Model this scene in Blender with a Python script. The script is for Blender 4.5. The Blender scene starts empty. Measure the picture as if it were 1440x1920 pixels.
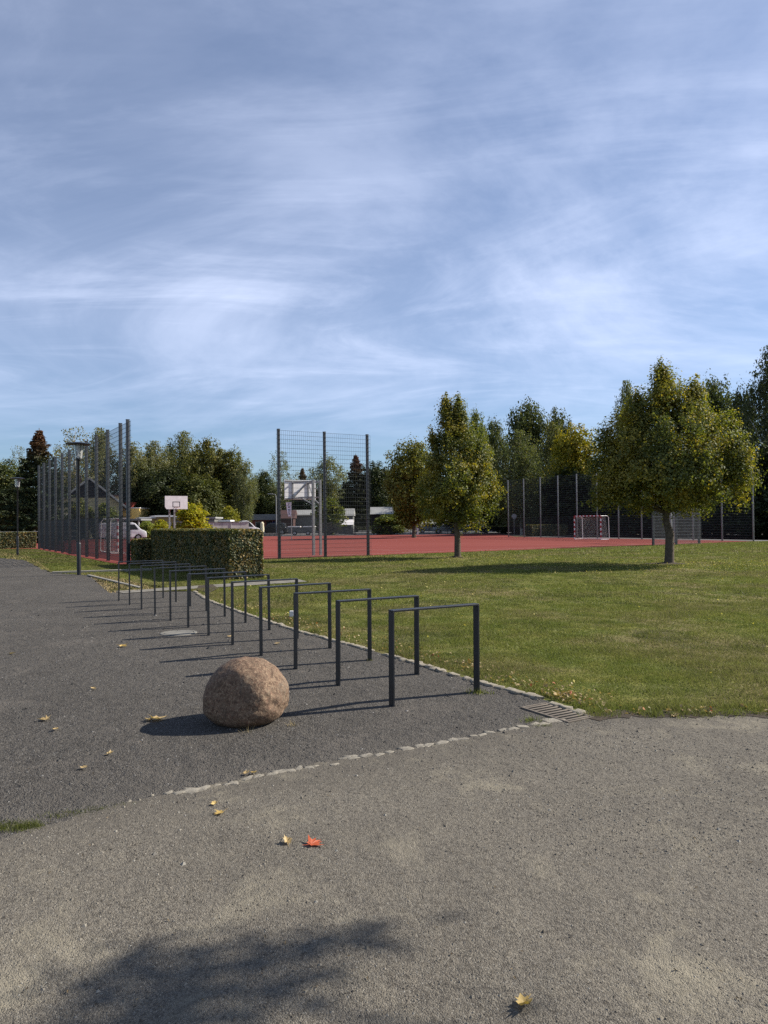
import bpy, bmesh, math, random
import numpy as np
from mathutils import Vector, Matrix, noise

sc = bpy.context.scene
col = sc.collection
rad = math.radians

# ---------------------------------------------------------------- camera
F_PX, CAM_H = 1350.0, 1.6                      # focal length in photo pixels (1440 x 1920), eye height in metres
PITCH, ROLL = math.atan(21.0 / F_PX), rad(0.6)
cp, sp, cr, sr = math.cos(PITCH), math.sin(PITCH), math.cos(ROLL), math.sin(ROLL)
cam_d = bpy.data.cameras.new('camera')
cam = bpy.data.objects.new('camera', cam_d); col.objects.link(cam); sc.camera = cam
cam_d.sensor_fit = 'VERTICAL'; cam_d.sensor_height = 36.0; cam_d.lens = F_PX / 1920.0 * 36.0
cam_d.clip_start = 0.05; cam_d.clip_end = 3000.0
_r = Vector((cr, sr * sp, -sr * cp)); _u = Vector((sr, -cr * sp, cr * cp)); _f = Vector((0, cp, sp))
M3 = Matrix((_r, _u, -_f)).transposed().to_4x4(); M3.translation = Vector((0, 0, CAM_H)); cam.matrix_world = M3

# ---------------------------------------------------------------- sky, sun, exposure
SUN_EL = rad(35.5); SUN_DIR = Vector((0.953, 0.303, 0)).normalized()
SUN_AZ = math.atan2(SUN_DIR.x, SUN_DIR.y)
world = bpy.data.worlds.new('World'); sc.world = world; world.use_nodes = True
wn, wl = world.node_tree.nodes, world.node_tree.links
wn.clear()
w_out = wn.new('ShaderNodeOutputWorld'); w_bg = wn.new('ShaderNodeBackground'); w_bg.inputs['Strength'].default_value = 0.061
w_sky = wn.new('ShaderNodeTexSky'); w_sky.sky_type = 'NISHITA'; w_sky.sun_disc = False
w_sky.sun_elevation = SUN_EL; w_sky.sun_rotation = SUN_AZ; w_sky.altitude = 100.0
w_sky.air_density = 1.0; w_sky.dust_density = 0.2; w_sky.ozone_density = 7.0
def wnode(t, **kw):
    n = wn.new(t)
    for k, v in kw.items(): setattr(n, k, v)
    return n
def wmath(op, a, b=None, clamp=False):
    n = wnode('ShaderNodeMath', operation=op, use_clamp=clamp)
    for i, v in enumerate((a, b)):
        if v is None: continue
        if isinstance(v, (int, float)): n.inputs[i].default_value = v
        else: wl.new(v, n.inputs[i])
    return n.outputs[0]
w_tc = wnode('ShaderNodeTexCoord'); w_sep = wnode('ShaderNodeSeparateXYZ'); wl.new(w_tc.outputs['Generated'], w_sep.inputs[0])
w_den = wmath('ADD', wmath('MAXIMUM', w_sep.outputs[2], 0.0), 0.13)
w_cmb = wnode('ShaderNodeCombineXYZ')
wl.new(wmath('DIVIDE', w_sep.outputs[0], w_den), w_cmb.inputs[0]); wl.new(wmath('DIVIDE', w_sep.outputs[1], w_den), w_cmb.inputs[1])
def wnoise(scale, rot, loc, detail, rough, dist):
    m = wnode('ShaderNodeMapping'); wl.new(w_cmb.outputs[0], m.inputs['Vector'])
    m.inputs['Scale'].default_value = scale; m.inputs['Rotation'].default_value = (0, 0, rot); m.inputs['Location'].default_value = loc
    n = wnode('ShaderNodeTexNoise'); wl.new(m.outputs[0], n.inputs['Vector'])
    n.inputs['Scale'].default_value = 1.0; n.inputs['Detail'].default_value = detail
    n.inputs['Roughness'].default_value = rough; n.inputs['Distortion'].default_value = dist
    return n.outputs[0]
def wramp(v, lo, hi):
    n = wnode('ShaderNodeMapRange', interpolation_type='SMOOTHSTEP'); wl.new(v, n.inputs[0])
    n.inputs[1].default_value = lo; n.inputs[2].default_value = hi
    return n.outputs[0]
veil = wramp(wnoise((0.6, 0.5, 1), 0.6, (5.7, 9.1, 0), 7, 0.60, 0.9), 0.36, 0.68)      # broad thin veils
wisp = wramp(wnoise((0.7, 1.7, 1), 0.35, (11.2, 3.3, 0), 10, 0.62, 1.6), 0.40, 0.78)       # drawn-out wisps
w_fac = wmath('ADD', wmath('ADD', wmath('MULTIPLY', veil, 0.44), wmath('MULTIPLY', wisp, 0.31)), 0.29, clamp=True)
# thin cirrus is seen through a longer slant path low down, so it whitens toward the horizon
w_up = wmath('DIVIDE', wmath('MAXIMUM', w_sep.outputs[2], 0.0), 0.45)
w_fac = wmath('DIVIDE', w_fac, wmath('ADD', wmath('MULTIPLY', w_up, w_up), 1.0))
w_low = wnode('ShaderNodeMapRange', interpolation_type='SMOOTHSTEP'); wl.new(w_sep.outputs[2], w_low.inputs[0])      # the veil thins out toward the horizon
for _i, _v in enumerate((0.02, 0.30, 0.05, 1.0)): w_low.inputs[_i + 1].default_value = _v
w_fac = wmath('MULTIPLY', w_fac, w_low.outputs[0])
w_mix = wnode('ShaderNodeMix', data_type='RGBA'); wl.new(w_fac, w_mix.inputs[0]); wl.new(w_sky.outputs[0], w_mix.inputs[6])
w_mix.inputs[7].default_value = (10.1, 11.1, 14.0, 1)                                            # thin cirrus, sunlit
wl.new(w_mix.outputs[2], w_bg.inputs['Color']); wl.new(w_bg.outputs[0], w_out.inputs['Surface'])

sun_d = bpy.data.lights.new('sun', 'SUN'); sun_d.energy = 5.0; sun_d.angle = rad(0.53); sun_d.color = (1.0, 0.93, 0.82)
sun = bpy.data.objects.new('sun', sun_d); col.objects.link(sun); sun.location = (30, 10, 30)
to_sun = Vector((SUN_DIR.x * math.cos(SUN_EL), SUN_DIR.y * math.cos(SUN_EL), math.sin(SUN_EL)))
sun.rotation_euler = to_sun.to_track_quat('Z', 'Y').to_euler()
vs = sc.view_settings; vs.view_transform = 'Standard'; vs.look = 'None'; vs.exposure = 0.80; vs.gamma = 1.0
sc.render.engine = 'CYCLES'; sc.cycles.max_bounces = 6; sc.cycles.transparent_max_bounces = 8
sc.cycles.use_denoising = False; sc.cycles.sample_clamp_indirect = 6.0

# ---------------------------------------------------------------- measuring helpers
def ray(px, py):
    a = (px - 720.0) / F_PX; b = -(py - 960.0) / F_PX
    x = a * cr + b * sr; y = -a * sr + b * cr
    return Vector((x, cp - y * sp, sp + y * cp))
def GP(px, py, z=0.0):                       # the spot on the ground seen at a photo pixel
    v = ray(px, py); t = (z - CAM_H) / v.z
    return Vector((v.x * t, v.y * t, z))
def AT(px, py, Y):                           # the point at a known distance Y
    v = ray(px, py); t = Y / v.y
    return Vector((v.x * t, Y, CAM_H + v.z * t))

AX = rad(31.0)                               # the yard, racks, hedges and court share one grid
U = Vector((math.cos(AX), math.sin(AX), 0)); W = Vector((-math.sin(AX), math.cos(AX), 0))

# ---------------------------------------------------------------- materials
def new_mat(name):
    m = bpy.data.materials.new(name); m.use_nodes = True
    nt = m.node_tree; nt.nodes.clear()
    return m, nt
class NB:
    def __init__(s, nt): s.nt = nt
    def n(s, t, **kw):
        x = s.nt.nodes.new(t)
        for k, v in kw.items(): setattr(x, k, v)
        return x
    def link(s, a, b): s.nt.links.new(a, b)
    def put(s, sock, v):
        if hasattr(v, 'is_output'): s.link(v, sock)
        else: sock.default_value = v
    def coord(s, which='Object'): return s.n('ShaderNodeTexCoord').outputs[which]
    def noise(s, vec, scale, detail=4, rough=0.55, dist=0.0, out=0):
        x = s.n('ShaderNodeTexNoise'); s.link(vec, x.inputs['Vector'])
        x.inputs['Scale'].default_value = scale; x.inputs['Detail'].default_value = detail
        x.inputs['Roughness'].default_value = rough; x.inputs['Distortion'].default_value = dist
        return x.outputs[out]
    def voro(s, vec, scale, out='Distance', feature='F1'):
        x = s.n('ShaderNodeTexVoronoi', feature=feature); s.link(vec, x.inputs['Vector']); x.inputs['Scale'].default_value = scale
        return x.outputs[out]
    def mapping(s, vec, scale=(1, 1, 1), rot=(0, 0, 0), loc=(0, 0, 0)):
        x = s.n('ShaderNodeMapping'); s.link(vec, x.inputs[0])
        x.inputs['Scale'].default_value = scale; x.inputs['Rotation'].default_value = rot; x.inputs['Location'].default_value = loc
        return x.outputs[0]
    def rng(s, v, a, b, c=0.0, d=1.0, smooth=True):
        x = s.n('ShaderNodeMapRange', interpolation_type='SMOOTHSTEP' if smooth else 'LINEAR'); s.link(v, x.inputs[0])
        for i, q in enumerate((a, b, c, d)): x.inputs[i + 1].default_value = q
        return x.outputs[0]
    def mix(s, f, a, b, blend='MIX'):
        x = s.n('ShaderNodeMix', data_type='RGBA', blend_type=blend)
        s.put(x.inputs[0], f)
        s.put(x.inputs[6], a if hasattr(a, 'is_output') else (*a, 1)); s.put(x.inputs[7], b if hasattr(b, 'is_output') else (*b, 1))
        return x.outputs[2]
    def math(s, op, a, b=0.0):
        x = s.n('ShaderNodeMath', operation=op); s.put(x.inputs[0], a); s.put(x.inputs[1], b); return x.outputs[0]
    def ramp(s, v, stops):
        x = s.n('ShaderNodeValToRGB'); s.link(v, x.inputs[0]); e = x.color_ramp.elements
        while len(e) > 1: e.remove(e[-1])
        e[0].position, e[0].color = stops[0][0], (*stops[0][1], 1)
        for p, c in stops[1:]:
            k = e.new(p); k.color = (*c, 1)
        return x.outputs[0]
    def bump(s, h, strength, dist):
        x = s.n('ShaderNodeBump'); s.link(h, x.inputs['Height']); x.inputs['Strength'].default_value = strength; x.inputs['Distance'].default_value = dist
        return x.outputs[0]
    def finish(s, color, rough=0.8, normal=None, metallic=0.0, spec=0.4):
        b = s.n('ShaderNodeBsdfPrincipled'); o = s.n('ShaderNodeOutputMaterial')
        s.put(b.inputs['Base Color'], color if hasattr(color, 'is_output') else (*color, 1))
        s.put(b.inputs['Roughness'], rough); b.inputs['Metallic'].default_value = metallic; b.inputs['Specular IOR Level'].default_value = spec
        if normal is not None: s.link(normal, b.inputs['Normal'])
        s.link(b.outputs[0], o.inputs[0]); return b

def plain(name, c, rough=0.6, metallic=0.0, var=0.18, scale=6.0, spec=0.4, bump=0.0):
    m, nt = new_mat(name); b = NB(nt); v = b.coord()
    n1 = b.noise(v, scale, 5, 0.6); n2 = b.noise(v, scale * 9, 3, 0.6)
    f = b.math('ADD', b.math('MULTIPLY', n1, 0.65), b.math('MULTIPLY', n2, 0.35))
    cc = b.mix(b.rng(f, 0.3, 0.7), tuple(x * (1 - var) for x in c), tuple(min(1, x * (1 + var)) for x in c))
    nm = b.bump(n2, bump, 0.01) if bump else None
    b.finish(cc, b.rng(n1, 0.3, 0.7, rough * 0.9, min(1, rough * 1.1)), nm, metallic, spec)
    return m

def ground_mat(name, dark, mid, light, patch, speck, fine=210.0, bumps=0.6, gloss=0.92, seam=None, stain=None):
    m, nt = new_mat(name); b = NB(nt); v = b.coord()
    big = b.noise(v, 0.55, 5, 0.6, 0.3); med = b.noise(v, 5.0, 5, 0.65); sm = b.noise(v, 38.0, 4, 0.7); fn = b.noise(v, fine, 2, 0.7)
    grains = b.voro(v, fine * 0.75, 'Color'); gd = b.voro(v, fine * 0.75, 'Distance')
    sepc = b.n('ShaderNodeSeparateColor'); b.link(grains, sepc.inputs[0])
    base = b.mix(b.rng(big, 0.32, 0.68), mid, patch)
    base = b.mix(b.rng(med, 0.35, 0.75, 0, 0.55), base, light)
    base = b.mix(b.rng(sm, 0.46, 0.74, 0, 0.75), base, dark)
    base = b.mix(b.math('MULTIPLY', b.rng(sepc.outputs[0], 0.0, 1.0, smooth=False), 0.62), base, dark)
    base = b.mix(b.rng(sepc.outputs[1], 0.90, 0.99, 0, 0.5), base, speck)
    base = b.mix(b.rng(fn, 0.54, 0.72, 0, 0.75), base, dark)
    if seam is not None:                         # the two gravels mingle along the seam: (point, normal, colour, from, to)
        p0, nn, sc_, d0, d1 = seam
        sx = b.n('ShaderNodeSeparateXYZ'); b.link(v, sx.inputs[0])
        dist = b.math('ADD', b.math('MULTIPLY', b.math('SUBTRACT', sx.outputs[0], p0[0]), nn[0]), b.math('MULTIPLY', b.math('SUBTRACT', sx.outputs[1], p0[1]), nn[1]))
        wob = b.math('MULTIPLY', b.math('SUBTRACT', b.noise(v, 3.5, 6, 0.7), 0.5), 0.9)
        base = b.mix(b.math('MULTIPLY', b.rng(b.math('ADD', dist, wob), d0, d1), 0.85), base, b.mix(b.math('MULTIPLY', sepc.outputs[2], 0.5), sc_, dark))
    if stain is not None: base = b.mix(b.rng(b.noise(v, 1.3, 6, 0.65, 0.5), 0.52, 0.68, 0, 0.6), base, stain)
    h = b.math('ADD', b.math('MULTIPLY', sm, 1.0), b.math('ADD', b.math('MULTIPLY', med, 2.8), b.math('MULTIPLY', gd, -0.5)))
    h = b.math('ADD', h, b.math('MULTIPLY', b.noise(v, 13.0, 3, 0.6), 1.6)); b.finish(base, gloss, b.bump(h, bumps, 0.022), 0.0, 0.15)
    return m

MT = {}
SEAM_N = (-0.484, 0.875)
MT['yard'] = ground_mat('dark_fine_gravel', (0.022, 0.020, 0.018), (0.120, 0.110, 0.097), (0.155, 0.142, 0.124), (0.092, 0.084, 0.074), (0.20, 0.195, 0.185), 150.0, 0.8, 0.95, ((-1.49, 4.2), SEAM_N, (0.118, 0.108, 0.094), 0.55, -0.05), (0.116, 0.104, 0.090))
MT['path'] = ground_mat('pale_bound_gravel', (0.044, 0.038, 0.031), (0.190, 0.172, 0.142), (0.236, 0.212, 0.168), (0.146, 0.132, 0.109), (0.28, 0.265, 0.23), 250.0, 0.5, 0.95, ((-1.49, 4.2), SEAM_N, (0.120, 0.108, 0.090), -0.55, 0.05), (0.255, 0.228, 0.170))
MT['soil'] = plain('soil', (0.075, 0.06, 0.04), 0.95, 0, 0.3, 1.5)
MT['tarmac'] = plain('car_park_tarmac', (0.10, 0.098, 0.095), 0.9, 0, 0.2, 0.6)

def lawn_mat(name, blade=False):
    m, nt = new_mat(name); b = NB(nt); v = b.coord()
    big = b.noise(v, 0.35, 4, 0.6, 0.4); med = b.noise(v, 1.7, 5, 0.65, 0.3); sm = b.noise(v, 22.0, 4, 0.7)
    g1, g2, dry = (0.118, 0.138, 0.029), (0.210, 0.198, 0.055), (0.198, 0.154, 0.076)
    base = b.mix(b.rng(med, 0.35, 0.68), g1, g2)
    base = b.mix(b.rng(big, 0.44, 0.62, 0, 0.8), base, dry)
    base = b.mix(b.rng(b.noise(v, 0.8, 6, 0.7, 0.8), 0.50, 0.64, 0, 0.75), base, (0.056, 0.056, 0.022))
    base = b.mix(b.rng(b.noise(v, 3.2, 5, 0.7, 0.6), 0.58, 0.70, 0, 0.7), base, (0.040, 0.040, 0.016))
    if blade:
        g = b.n('ShaderNodeNewGeometry'); r = g.outputs['Random Per Island']
        base = b.mix(b.rng(r, 0.0, 1.0, 0.0, 0.7, False), base, b.mix(0.5, base, (0.05, 0.085, 0.015)))
        base = b.mix(b.rng(r, 0.94, 0.98), base, (0.20, 0.17, 0.07))
        d = b.n('ShaderNodeBsdfDiffuse'); b.put(d.inputs[0], base)
        t = b.n('ShaderNodeBsdfTranslucent'); b.put(t.inputs[0], b.mix(0.5, base, (0.17, 0.21, 0.04)))
        gl = b.n('ShaderNodeBsdfGlossy'); gl.inputs['Roughness'].default_value = 0.45; gl.inputs[0].default_value = (0.8, 0.85, 0.7, 1)
        a = b.n('ShaderNodeMixShader'); a.inputs[0].default_value = 0.42; b.link(d.outputs[0], a.inputs[1]); b.link(t.outputs[0], a.inputs[2])
        a2 = b.n('ShaderNodeMixShader'); a2.inputs[0].default_value = 0.012; b.link(a.outputs[0], a2.inputs[1]); b.link(gl.outputs[0], a2.inputs[2])
        o = b.n('ShaderNodeOutputMaterial'); b.link(a2.outputs[0], o.inputs[0])
    else:
        base = b.mix(b.rng(sm, 0.40, 0.75, 0, 0.8), base, (0.04, 0.046, 0.016))
        b.finish(base, 0.95, b.bump(b.math('ADD', sm, med), 0.9, 0.04), 0, 0.1)
    return m
MT['lawn'] = lawn_mat('lawn_ground'); MT['blade'] = lawn_mat('grass_blades', True)

def court_mat():
    m, nt = new_mat('red_court_surface'); b = NB(nt); v = b.coord()
    st = b.mapping(v, (0.05, 0.5, 1), (0, 0, AX))
    n1 = b.noise(st, 1.0, 5, 0.6); n2 = b.noise(v, 0.35, 5, 0.6); n3 = b.noise(v, 25, 3, 0.7)
    c = b.mix(b.rng(n1, 0.3, 0.7), (0.170, 0.043, 0.036), (0.205, 0.057, 0.047))
    c = b.mix(b.rng(n2, 0.45, 0.75, 0, 0.5), c, (0.175, 0.050, 0.041)); c = b.mix(b.rng(n3, 0.5, 0.8, 0, 0.3), c, (0.145, 0.034, 0.028))
    b.finish(c, 1.0, None, 0, 0.05); return m
MT['court'] = court_mat()
MT['court_line'] = plain('faded_line_paint', (0.48, 0.34, 0.30), 0.85, 0, 0.25, 2)
MT['steel'] = plain('anthracite_steel', (0.011, 0.0125, 0.016), 0.45, 0.0, 0.25, 9, 0.45)
MT['fence'] = plain('anthracite_fence', (0.036, 0.041, 0.047), 0.5, 0.0, 0.2, 3, 0.4)
MT['galv'] = plain('galvanised_post', (0.16, 0.165, 0.17), 0.45, 0.35, 0.2, 3, 0.5)
MT['wire'] = plain('fence_wire', (0.040, 0.045, 0.050), 0.5, 0.0, 0.15, 3, 0.4)
MT['white'] = plain('white_paint', (0.72, 0.72, 0.70), 0.45, 0, 0.08, 2)
MT['offwhite'] = plain('weathered_white', (0.68, 0.65, 0.64), 0.6, 0, 0.12, 3)
MT['red'] = plain('red_paint', (0.36, 0.030, 0.030), 0.45, 0, 0.15, 3)
MT['alu'] = plain('grey_aluminium', (0.24, 0.24, 0.24), 0.45, 0.2, 0.1, 4)
MT['concrete'] = plain('pale_concrete', (0.235, 0.22, 0.19), 0.9, 0, 0.25, 2.5, 0.2, 0.25)
MT['paving'] = plain('worn_paving', (0.165, 0.154, 0.132), 0.92, 0, 0.3, 3, 0.15, 0.3)
MT['concrete_wall'] = plain('grey_concrete', (0.44, 0.43, 0.40), 0.9, 0, 0.22, 1.2, 0.2)
MT['dark_wall'] = plain('dark_grey_wall', (0.14, 0.14, 0.132), 0.9, 0, 0.2, 1.2, 0.2)
MT['manhole'] = plain('worn_manhole', (0.15, 0.143, 0.125), 0.9, 0, 0.25, 3)
MT['cobble'] = plain('granite_cobble', (0.225, 0.205, 0.168), 0.9, 0, 0.45, 1.6, 0.25, 0.5)
MT['cobble_row'] = plain('worn_edging_stone', (0.25, 0.222, 0.175), 0.9, 0, 0.42, 1.6, 0.25, 0.5)
MT['iron'] = plain('rusty_cast_iron', (0.16, 0.135, 0.108), 0.85, 0.15, 0.3, 14, 0.3)
MT['black'] = plain('drain_gap_shade', (0.012, 0.012, 0.012), 0.9, 0, 0.1, 3, 0.1)  # near-black colour painted for the shade between the drain slats
MT['cream_wall'] = plain('cream_render', (0.52, 0.43, 0.24), 0.9, 0, 0.1, 1, 0.2)
MT['yellow_wall'] = plain('yellow_render', (0.62, 0.44, 0.16), 0.9, 0, 0.08, 1, 0.2)
MT['tan_wall'] = plain('tan_render', (0.36, 0.24, 0.11), 0.9, 0, 0.1, 1, 0.2)
MT['pink_wall'] = plain('pink_render', (0.33, 0.125, 0.095), 0.9, 0, 0.1, 1, 0.2)
MT['brown_clad'] = plain('dark_brown_cladding', (0.030, 0.022, 0.022), 0.8, 0, 0.2, 2, 0.2)
MT['roof_grey'] = plain('grey_sheet_roof', (0.25, 0.25, 0.24), 0.7, 0, 0.15, 0.8, 0.3)
MT['roof_dark'] = plain('dark_red_roof', (0.065, 0.032, 0.03), 0.8, 0, 0.25, 2, 0.3)
MT['roof_red'] = plain('red_roof_tile', (0.25, 0.05, 0.035), 0.8, 0, 0.25, 5, 0.3)
MT['glass_dark'] = plain('window_glass', (0.018, 0.022, 0.028), 0.12, 0, 0.1, 1, 0.7)
MT['blue'] = plain('blue_sheet', (0.012, 0.022, 0.115), 0.5, 0, 0.15, 2)
MT['car_white'] = plain('white_car_paint', (0.70, 0.71, 0.72), 0.25, 0, 0.03, 1, 0.55)
MT['car_blue'] = plain('dark_blue_car_paint', (0.010, 0.016, 0.075), 0.25, 0.1, 0.05, 1, 0.6)
MT['car_silver'] = plain('silver_car_paint', (0.24, 0.27, 0.28), 0.3, 0.3, 0.05, 1, 0.6)
MT['car_black'] = plain('black_car_paint', (0.015, 0.015, 0.017), 0.25, 0.0, 0.05, 1, 0.6)
MT['rubber'] = plain('tyre_rubber', (0.016, 0.016, 0.016), 0.85, 0, 0.1, 3, 0.2)
MT['rim'] = plain('wheel_rim', (0.35, 0.35, 0.36), 0.35, 0.6, 0.1, 3)
MT['lens'] = plain('headlight_lens', (0.75, 0.75, 0.72), 0.15, 0, 0.05, 3, 0.6)
MT['cream_cloth'] = plain('cream_cloth', (0.62, 0.56, 0.40), 0.9, 0, 0.1, 4, 0.1)
MT['cloth'] = plain('white_cloth', (0.78, 0.78, 0.80), 0.9, 0, 0.06, 4, 0.1)
MT['ink'] = plain('black_print', (0.02, 0.02, 0.022), 0.8, 0, 0.1, 4, 0.1)
MT['net'] = plain('white_net_cord', (0.50, 0.50, 0.48), 0.8, 0, 0.08, 4, 0.1)
MT['wood'] = plain('weathered_wood', (0.17, 0.14, 0.115), 0.85, 0, 0.3, 5, 0.2)
MT['bark'] = plain('grey_brown_bark', (0.095, 0.078, 0.060), 0.95, 0, 0.4, 9, 0.1, 0.8)
MT['birch_bark'] = plain('pale_birch_bark', (0.42, 0.40, 0.36), 0.85, 0, 0.45, 2.2, 0.2)
MT['mud'] = plain('bare_earth', (0.058, 0.047, 0.036), 0.95, 0, 0.35, 6, 0.1, 0.6)

def glass_mat():
    m, nt = new_mat('lantern_glass'); b = NB(nt); v = b.coord()
    g = b.n('ShaderNodeBsdfGlass'); g.inputs['Roughness'].default_value = 0.12; g.inputs['Color'].default_value = (0.92, 0.94, 0.93, 1); g.inputs['IOR'].default_value = 1.08
    d = b.n('ShaderNodeBsdfDiffuse'); b.put(d.inputs[0], b.mix(b.noise(v, 9), (0.5, 0.5, 0.48), (0.62, 0.62, 0.6)))
    mx = b.n('ShaderNodeMixShader'); mx.inputs[0].default_value = 0.42; b.link(g.outputs[0], mx.inputs[1]); b.link(d.outputs[0], mx.inputs[2])
    o = b.n('ShaderNodeOutputMaterial'); b.link(mx.outputs[0], o.inputs[0]); return m
MT['lantern'] = glass_mat()

def rock_mat():
    m, nt = new_mat('pink_granite'); b = NB(nt); v = b.coord()
    n1 = b.noise(v, 3.0, 6, 0.65, 0.3); n2 = b.noise(v, 42.0, 4, 0.7); n3 = b.noise(v, 120.0, 3, 0.7)
    vc = b.voro(v, 120.0, 'Color'); s = b.n('ShaderNodeSeparateColor'); b.link(vc, s.inputs[0])
    c = b.mix(b.rng(n1, 0.3, 0.7), (0.140, 0.092, 0.060), (0.205, 0.140, 0.092))
    c = b.mix(b.rng(s.outputs[0], 0.55, 0.95, 0, 0.75), c, (0.32, 0.235, 0.155))
    c = b.mix(b.rng(s.outputs[1], 0.70, 0.95, 0, 0.8), c, (0.15, 0.075, 0.05))
    c = b.mix(b.rng(n2, 0.45, 0.64, 0, 0.85), c, (0.070, 0.042, 0.028))
    n4 = b.noise(v, 9.0, 5, 0.7, 0.6)
    c = b.mix(b.rng(n4, 0.50, 0.70, 0, 0.65), c, (0.10, 0.070, 0.048)); c = b.mix(b.rng(b.noise(v, 5.0, 6, 0.7, 1.0), 0.56, 0.70, 0, 0.45), c, (0.155, 0.14, 0.108))
    b.finish(c, 0.85, b.bump(b.math('ADD', b.math('MULTIPLY', n2, 1.3), b.math('ADD', n3, b.math('MULTIPLY', n4, 1.6))), 0.45, 0.010), 0, 0.25); return m
MT['rock'] = rock_mat()

def leaf_mat(name, dark, light, tip=None, tip_share=0.0, trans=0.35, clump=0.9, tint=False, patch=None, gloss=0.025, top=None):
    m, nt = new_mat(name); b = NB(nt); v = b.coord()
    g = b.n('ShaderNodeNewGeometry'); r = g.outputs['Random Per Island']
    n1 = b.noise(v, clump, 3, 0.6)
    c = b.mix(r, dark, light)
    if patch is not None: c = b.mix(b.rng(n1, 0.46, 0.66, 0, 0.85), c, patch)
    if top is not None:
        sx = b.n('ShaderNodeSeparateXYZ'); b.link(v, sx.inputs[0]); c = b.mix(b.rng(sx.outputs[2], top[1], top[2]), c, top[0])
    if tip is not None: c = b.mix(b.rng(b.math('ADD', b.math('MULTIPLY', r, 0.5), b.math('MULTIPLY', n1, 0.6)), 0.75 - tip_share, 0.80 - tip_share), c, tip)
    if tint:
        oi = b.n('ShaderNodeObjectInfo'); c = b.mix(1.0, c, oi.outputs['Color'], 'MULTIPLY')
    d = b.n('ShaderNodeBsdfDiffuse'); b.put(d.inputs[0], c)
    t = b.n('ShaderNodeBsdfTranslucent'); b.put(t.inputs[0], b.mix(1.0, c, (1.5, 1.55, 0.75), 'MULTIPLY'))
    gl = b.n('ShaderNodeBsdfGlossy'); gl.inputs['Roughness'].default_value = 0.55; gl.inputs[0].default_value = (0.9, 0.95, 0.9, 1)
    a = b.n('ShaderNodeMixShader'); a.inputs[0].default_value = trans; b.link(d.outputs[0], a.inputs[1]); b.link(t.outputs[0], a.inputs[2])
    a2 = b.n('ShaderNodeMixShader'); a2.inputs[0].default_value = gloss; b.link(a.outputs[0], a2.inputs[1]); b.link(gl.outputs[0], a2.inputs[2])
    o = b.n('ShaderNodeOutputMaterial'); b.link(a2.outputs[0], o.inputs[0]); return m
MT['linden_leaf'] = leaf_mat('linden_leaves', (0.046, 0.064, 0.012), (0.165, 0.172, 0.030), (0.31, 0.24, 0.028), 0.05, 0.40, 0.8, False, (0.225, 0.195, 0.026), 0.03)
MT['hedge_leaf'] = leaf_mat('hornbeam_hedge_leaves', (0.030, 0.042, 0.011), (0.118, 0.122, 0.036), (0.27, 0.18, 0.05), 0.08, 0.30, 1.6, False, (0.088, 0.082, 0.026), 0.035)
MT['broad_leaf'] = leaf_mat('broadleaf_leaves', (0.044, 0.058, 0.018), (0.130, 0.138, 0.042), (0.16, 0.14, 0.03), 0.0, 0.32, 0.35, True, (0.070, 0.076, 0.022), 0.02)
MT['birch_leaf'] = leaf_mat('birch_leaves', (0.100, 0.108, 0.054), (0.210, 0.205, 0.102), (0.22, 0.17, 0.06), 0.02, 0.35, 0.4, True, (0.100, 0.108, 0.050), 0.025)
MT['needle'] = leaf_mat('conifer_needles', (0.014, 0.025, 0.012), (0.040, 0.055, 0.024), None, 0, 0.15, 0.7, True, None, 0.015, ((0.11, 0.055, 0.030), 6.5, 9.3))
MT['dry_leaf'] = leaf_mat('dry_leaf_litter', (0.20, 0.14, 0.06), (0.40, 0.30, 0.15), (0.34, 0.08, 0.03), -0.02, 0.2, 5.0, False, None, 0.03)
MT['yellow_leaf'] = leaf_mat('fallen_yellow_leaves', (0.34, 0.27, 0.05), (0.58, 0.50, 0.16), None, 0, 0.2, 3.0, False, None, 0.03)
MT['tan_leaf'] = leaf_mat('tan_dead_leaf', (0.36, 0.26, 0.12), (0.46, 0.34, 0.17), None, 0, 0.2, 30.0, False, (0.36, 0.24, 0.09), 0.04)
MT['gold_leaf'] = leaf_mat('gold_dead_leaf', (0.42, 0.29, 0.085), (0.50, 0.36, 0.13), None, 0, 0.2, 30.0, False, (0.44, 0.28, 0.07), 0.04)
MT['debris'] = leaf_mat('dead_plant_crumbs', (0.045, 0.032, 0.02), (0.22, 0.16, 0.09), (0.34, 0.27, 0.15), -0.02, 0.1, 5.0, False, None, 0.01)
MT['red_leaf'] = leaf_mat('red_maple_leaf', (0.34, 0.055, 0.022), (0.40, 0.08, 0.03), None, 0, 0.2, 25.0, False, (0.40, 0.11, 0.05), 0.03)

# ---------------------------------------------------------------- object helpers
def link(o, parent=None):
    col.objects.link(o)
    if parent is not None: o.parent = parent
    return o
def tag(o, label, cat, group=None):
    o['label'] = label; o['category'] = cat
    if group: o['group'] = group
    return o
def thing(name, label, cat, loc=(0, 0, 0), rz=0.0, group=None):
    o = bpy.data.objects.new(name, None); o.empty_display_size = 0.2; col.objects.link(o)
    o.location = loc; o.rotation_euler = (0, 0, rz)
    return tag(o, label, cat, group)
def mesh_np(name, V, Fc, smooth=False):
    V = np.ascontiguousarray(V, np.float32).reshape(-1, 3); Fc = np.ascontiguousarray(Fc, np.int32); n, k = Fc.shape
    me = bpy.data.meshes.new(name)
    me.vertices.add(len(V)); me.vertices.foreach_set('co', V.ravel())
    me.loops.add(n * k); me.loops.foreach_set('vertex_index', Fc.ravel())
    me.polygons.add(n); me.polygons.foreach_set('loop_start', np.arange(0, n * k, k, dtype=np.int32))
    me.polygons.foreach_set('loop_total', np.full(n, k, np.int32))
    me.polygons.foreach_set('use_smooth', np.full(n, smooth, bool))
    me.update(calc_edges=True); me.validate(); return me
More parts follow.
